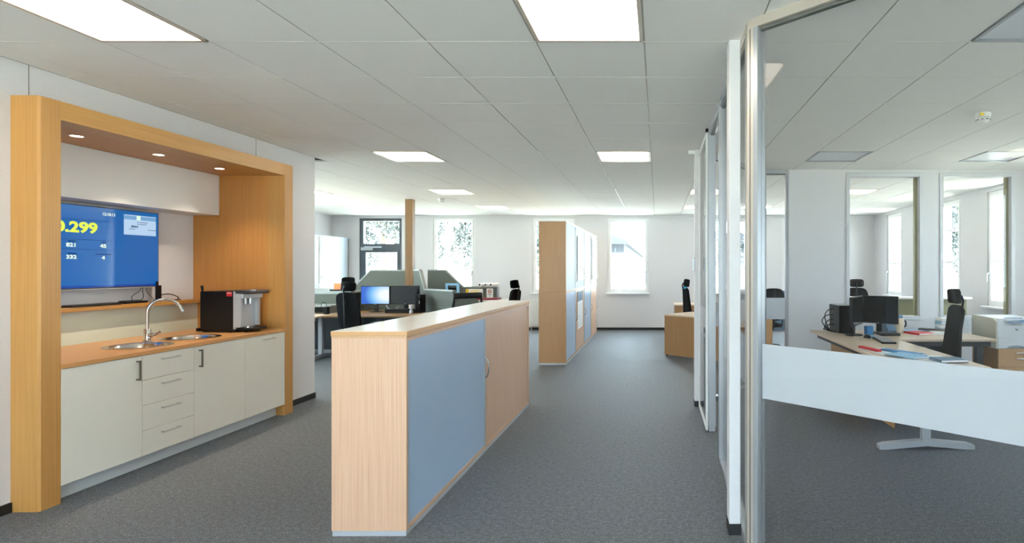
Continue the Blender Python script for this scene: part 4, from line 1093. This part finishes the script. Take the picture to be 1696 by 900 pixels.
# monitors, computers
monitor('monitor', 'monitor with bright blue desktop picture beside the black chair', (-5.05, 10.38, .74), 0, .52, .335, .30, M_desktop)
monitor('monitor', 'switched-off monitor right of the lit one, before the oak column', (-4.52, 10.38, .74), 0, .52, .335, .305)
t = thing('computer_tower', 'small black computer right of the switched-off monitor', 'computer', (-4.205, 10.30, .74))
MB().box(-.04, .045, -.15, .10, 0, .32, .004).obj('casing', M_black, t); MB().box(.03, .038, -.153, -.15, .16, .21).obj('light_strip', M_paper, t); MB().box(.035, .042, -.153, -.15, .29, .297).obj('power_light', M_paper, t)
t = thing('webcam_stand', 'silver conference camera on a stubby foot before the dark monitor', 'camera', (-4.27, 10.05, .741))
MB().lathe([(.03, 0), (.032, .03), (.024, .055), (.012, .06), (.012, .08), (0, .08)], seg=20).obj('foot', M_silver, t, 40)
MB().lathe([(.01, .08), (.034, .085), (.038, .10), (.038, .145), (.03, .15), (0, .15)], seg=20).obj('head', M_silver, t, 40)
o = MB().box(-.26, .26, -.08, .08, 0, .07, .008).obj('speaker_bar', M_black); o.location = (-4.50, 10.18, .74); tag(o, 'black speaker bar under the switched-off monitor', 'speaker')
cable([(-4.86, 10.38, .88), (-4.83, 10.34, .82), (-4.75, 10.3, .79), (-4.66, 10.3, .79), (-4.6, 10.32, .84)], .004, 'grey cable sagging between the two monitors', m=M_silver)
t = thing('adapter', 'black adapter with cable on the left desk edge', 'adapter', (-5.62, 9.85, .741)); MB().box(-.03, .03, -.04, .04, 0, .13, .006).obj('block', M_black, t); MB().tube([(0, 0, .13), (-.02, 0, .19), (-.06, 0, .21), (-.09, 0, .18), (-.1, 0, .1)], .005, 8).obj('lead', M_black, t, 60)
for k, dx in enumerate((-.28, -.12)):
    t = thing('letter_rack', 'slanted wire letter rack on the raised shelf, %s one' % ['left', 'right'][k], 'rack', (-5.95 + dx, 10.12, .886))
    MB().tube([(-.08, 0, .16), (-.05, 0, .12), (.05, 0, .01)], .006, 8).obj('arm', M_silver, t, 60); MB().box(-.02, .12, -.08, .08, 0, .01).obj('plate', M_silver, t)
# chairs
c1 = chair('black high-back chair with red seat before the lit monitor', (-4.64, 9.10, 0), R(-18), M_dred)
chair('black office chair facing left beside the notices', (-2.78, 10.25, 0), R(80), M_dred)
chair('black office chair far left before the grey wall cabinets', (-6.95, 12.95, 0), R(200), M_blackm)
o = MB().box(-.16, .16, -.12, .12, 0, .12, .003).obj('orange_box', M_orange); o.location = (-6.25, 11.6, 1.101); tag(o, 'orange carton on the ledge behind the black chair', 'box')
o = MB().box(-.1, .1, -.05, .05, 0, .025, .01).obj('stapler', M_black); o.location = (-6.02, 10.85, 1.101); tag(o, 'flat black stapler on the grey ledge', 'stapler')
# visitor chair with oval mesh
t = thing('visitor_chair', 'black framed visitor chair with rounded grey mesh back by the sideboard', 'chair', (-2.95, 8.95, 0), R(35))
def fr():
    b = MB(); pts = [(-.19, 0, .62), (-.22, -.05, .95), (-.2, -.085, 1.13), (.2, -.085, 1.13), (.22, -.05, .95), (.19, 0, .62)]
    b.tube(pts, .022, 8); b.box(-.22, .22, -.1, -.06, 1.06, 1.14, .01); return b
fr().obj('back_frame', M_black, t, 60)
MB().pillow(.36, .42, .02, Matrix.Translation((0, -.045, .86)) @ Matrix.Rotation(R(10), 4, 'X')).obj('mesh_back', M_div, t, 60)
MB().pillow(.46, .44, .06, Matrix.Translation((0, .22, .46)) @ Matrix.Rotation(R(90), 4, 'X')).obj('seat', M_blackm, t, 60)
for sx in (-.2, .2):
    for (ya, yb) in ((.02, -.03), (.4, .44)): MB().tube([(sx, ya, .62 if ya < .1 else .44), (sx * 1.05, yb, 0)], .012, 8).obj('leg', M_silver, t, 60)
# items around the notices
t = thing('notice', 'yellow and white notice sheet pinned on the low rear screen', 'notice', (-3.66, 11.585, .94))
MB().box(-.17, .17, -.006, 0, 0, .17).obj('sheet', M_paper, t); MB().box(-.17, -.11, -.008, -.006, .06, .17).obj('yellow_strip', M_yel, t)
b = MB()
for k in range(7): b.box(-.09 + .01 * (k % 2), .13 - .03 * (k % 3), -.008, -.006, .02 + k * .02, .03 + k * .02)
b.obj('print_lines', M_yel, t)
t = thing('poster', 'white poster with pink round emblem at the end of the low screen', 'poster', (-3.35, 11.585, .93))
MB().box(-.065, .065, -.006, 0, 0, .19).obj('sheet', M_paper, t)
MB().cyl((0, -.006, .13), (0, -.008, .13), .04, seg=24).obj('emblem_ring', M_grblue, t); MB().cyl((0, -.008, .13), (0, -.0095, .13), .032, seg=24).obj('emblem', mat('pale pink', (226, 170, 150), .6), t)
b = MB(); b.box(-.045, .045, -.008, -.006, .065, .075).box(-.02, .03, -.008, -.006, .04, .046); b.obj('print_lines', M_grblue, t)
o = MB().box(-3.223, -3.19, 11.55, 11.69, 0, 1.15, .003).obj('end_profile', M_alud); tag(setorg(o, (-3.205, 11.62, 0)), 'grey end profile closing the low rear screen', 'profile')
for k, (x, lab) in enumerate(((-3.50, 'left'), (-3.38, 'middle'), (-3.28, 'right'))):
    t = thing('paper_roll', 'rolled white plan lying on the low rear screen, %s one of three' % lab, 'paper roll', (x, 11.62, 1.162), 0, 'rolled plans')
    MB().cyl((0, -.22, .035), (0, .25, .035), .034, seg=20).obj('sheet', M_paper, t, 40); MB().cyl((0, -.222, .035), (0, -.21, .035), .018, seg=16).obj('core', M_black, t, 40)
slab('folder', 'dark red folder on the half hidden desk near the black chair', 'folder', (-3.2, 11.0, .93), (.4, .28, .03), 0, M_dred)
o = MB().box(-3.45, -2.8, 10.8, 11.3, .905, .929, .002).box(-3.44, -3.41, 10.82, 11.28, .741, .905).box(-2.84, -2.81, 10.82, 11.28, .741, .905).obj('desk_shelf', M_white); tag(setorg(o, (-3.1, 11.05, .741)), 'white raised shelf on the half hidden desk', 'shelf')
t = thing('picture_frame', 'pale blue framed dark display on the half hidden desk', 'frame', (-3.84, 10.86, .741), R(-8))
MB().box(-.14, .14, -.01, .01, .33, .50, .003).obj('frame', M_lblue, t); MB().box(-.085, .085, -.012, -.01, .345, .46).obj('screen', M_scroff, t); MB().box(-.03, .03, .0, .03, 0, .4, .003).box(-.1, .1, -.06, .08, 0, .012).obj('stand', M_silver, t)

# grey wall cabinets along the left wall
for (y0, y1, lab) in ((11.8, 13.07, 'nearer'), (13.08, 14.28, 'farther')):
    for (z0, z1, w_) in ((0, 1.148, 'lower'), (1.15, 2.27, 'upper')):
        shutter_cab('wall_cabinet', 'light grey %s shutter cabinet by the left wall, %s one' % (w_, lab), -8.02, -7.60, y0, y1, z0, z1, M_shutl, M_shutl, y1 - .03 if lab == 'nearer' else y0 + .06, 1.35 if w_ == 'upper' else .8, 'grey cabinets by the left wall', plinth=(z0 == 0))

# ------------------------------------------------------------ outside
M_grass = mat('pale ground', (206, 206, 190), .9); nz(M_grass, 8, (196, 200, 178), (214, 212, 200))
M_pave = mat('forecourt', (214, 214, 210), .9)
M_roof = mat('outbuilding roof', (46, 50, 56), .8, spec=.1); M_obw = mat('outbuilding wall', (58, 61, 66), .9, spec=.1)
M_leaf = mat('foliage', (80, 87, 87), .8, spec=.1); M_leaf2 = mat('light foliage', (92, 98, 98), .8, spec=.1); M_bark = mat('bark', (90, 78, 66), .9)
g = struct('ground_outside', MB().box(-60, 60, -40, 120, -.45, -.30), M_grass)  # its paleness is invented, to bounce daylight up to the ceiling
g2 = struct('path_outside', MB().box(-1.6, 7.5, YB + .5, 60, -.30, -.28), M_pave)
def tree_mesh(seed, n, rad, hgt):
    rr = random.Random(seed); b = bmesh.new()
    cl = [(Vector((rr.uniform(-1, 1) * rad * .6, rr.uniform(-1, 1) * rad * .6, hgt * rr.uniform(.28, .92))), rad * rr.uniform(.35, .6)) for _ in range(16)]
    for _ in range(n):
        c, r = rr.choice(cl); d = Vector((rr.gauss(0, 1), rr.gauss(0, 1), rr.gauss(0, 1))).normalized() * r * rr.uniform(.75, 1.05); p = c + d
        s = rr.uniform(.05, .10); a = Vector((rr.gauss(0, 1), rr.gauss(0, 1), rr.gauss(0, 1))).normalized(); e_ = a.orthogonal().normalized(); f_ = a.cross(e_)
        b.faces.new([b.verts.new(p + e_ * s), b.verts.new(p + f_ * s * .7), b.verts.new(p - e_ * s), b.verts.new(p - f_ * s * .7)])
    me = bpy.data.meshes.new('crown'); b.to_mesh(me); b.free(); return me
crowns = [tree_mesh(1, 24000, 2.6, 8), tree_mesh(2, 24000, 2.2, 9.5), tree_mesh(3, 12000, 1.7, 5)]
for k, m_ in enumerate((M_leaf, M_leaf2, M_leaf)): crowns[k].materials.append(m_)
TR = [(-17.5, 30, 0, 'tree outside left of the dark glazed door'), (-11.9, 25, 1, 'tall pale tree seen through the dark glazed door'), (-16.5, 39, 1, 'tree behind the door glass, farther right'),
      (-9.9, 33, 0, 'tree at the left of the window right of the oak column'), (-6.6, 26, 1, 'tree at the right of the window right of the oak column'), (-11.3, 44, 2, 'small far tree between door and first window'),
      (-5.6, 31.5, 2, 'tree hidden mostly behind the tall cabinet row'), (-9.5, 52, 2, 'small far tree left of the outbuilding'),
      (14.5, 27, 0, 'tree outside the far right office window'), (11.0, 19.5, 1, 'tree seen through the right inner window'), (13.0, 12.8, 0, 'tree close to the right office windows'), (16.5, 21, 2, 'small tree beyond the right windows'),
      (14.5, 6, 1, 'tree beside the glass office outside wall'), (5.2, 36, 0, 'tree behind the far glazing right of the corridor')]
for (x, y, k, lab) in TR:
    t = thing('tree', lab, 'tree', (x, y, -.3), random.uniform(0, 6), 'trees outside')
    co_ = bpy.data.objects.new('crown', crowns[k]); COL.objects.link(co_); co_.parent = t; co_['kind'] = 'stuff'
    MB().tube([(0, 0, 0), (.05, 0, 1.5), (0, .1, 3.2), (.1, 0, 5)], [.2, .16, .12, .06], 8).obj('trunk', M_bark, t, 60)
# outbuilding and van seen through the right back window
t = thing('outbuilding', 'long pale outbuilding with low roof behind the right back window', 'building', (-4.0, 38, -.3))
MB().box(-1.7, 1.8, 0, 60, 0, 3.4).obj('wall', M_obw, t)
MB().prism([(-2.0, -.3, 3.4), (2.1, -.3, 3.4), (2.1, -.3, 3.6), (.05, -.3, 4.3), (-2.0, -.3, 3.6)], (0, 60.6, 0)).obj('roof', M_roof, t)
for x in (-1.2, .2): MB().box(x, x + .8, -.03, .0, 1.2, 2.2).obj('window', M_anth, t)
for y in (6, 16, 28): MB().box(1.8, 1.83, y, y + 3, 0, 2.6).obj('door', M_anth, t)
t = thing('parked_car', 'white parked car outside the right back window', 'car', (-1.05, 30, -.28))
b = MB(); prof = [(-2.0, .35), (-2.0, .8), (-1.5, .95), (-1.0, 1.4), (.7, 1.42), (1.2, .98), (1.95, .85), (2.05, .4)]
b.prism([(p[0], -.8, p[1]) for p in prof], (0, 1.6, 0)); b.obj('body', M_white, t)
b = MB().prism([(-1.35, -.81, .95), (-.95, -.81, 1.32), (.6, -.81, 1.33), (1.02, -.81, .98)], (0, .01, 0)); b.obj('side_window', M_anth, t)
for x in (-1.25, 1.25):
    for y in (-.78, .62): MB().cyl((x, y, .32), (x, y + .16, .32), .32, seg=20).obj('wheel', M_black, t, 40)
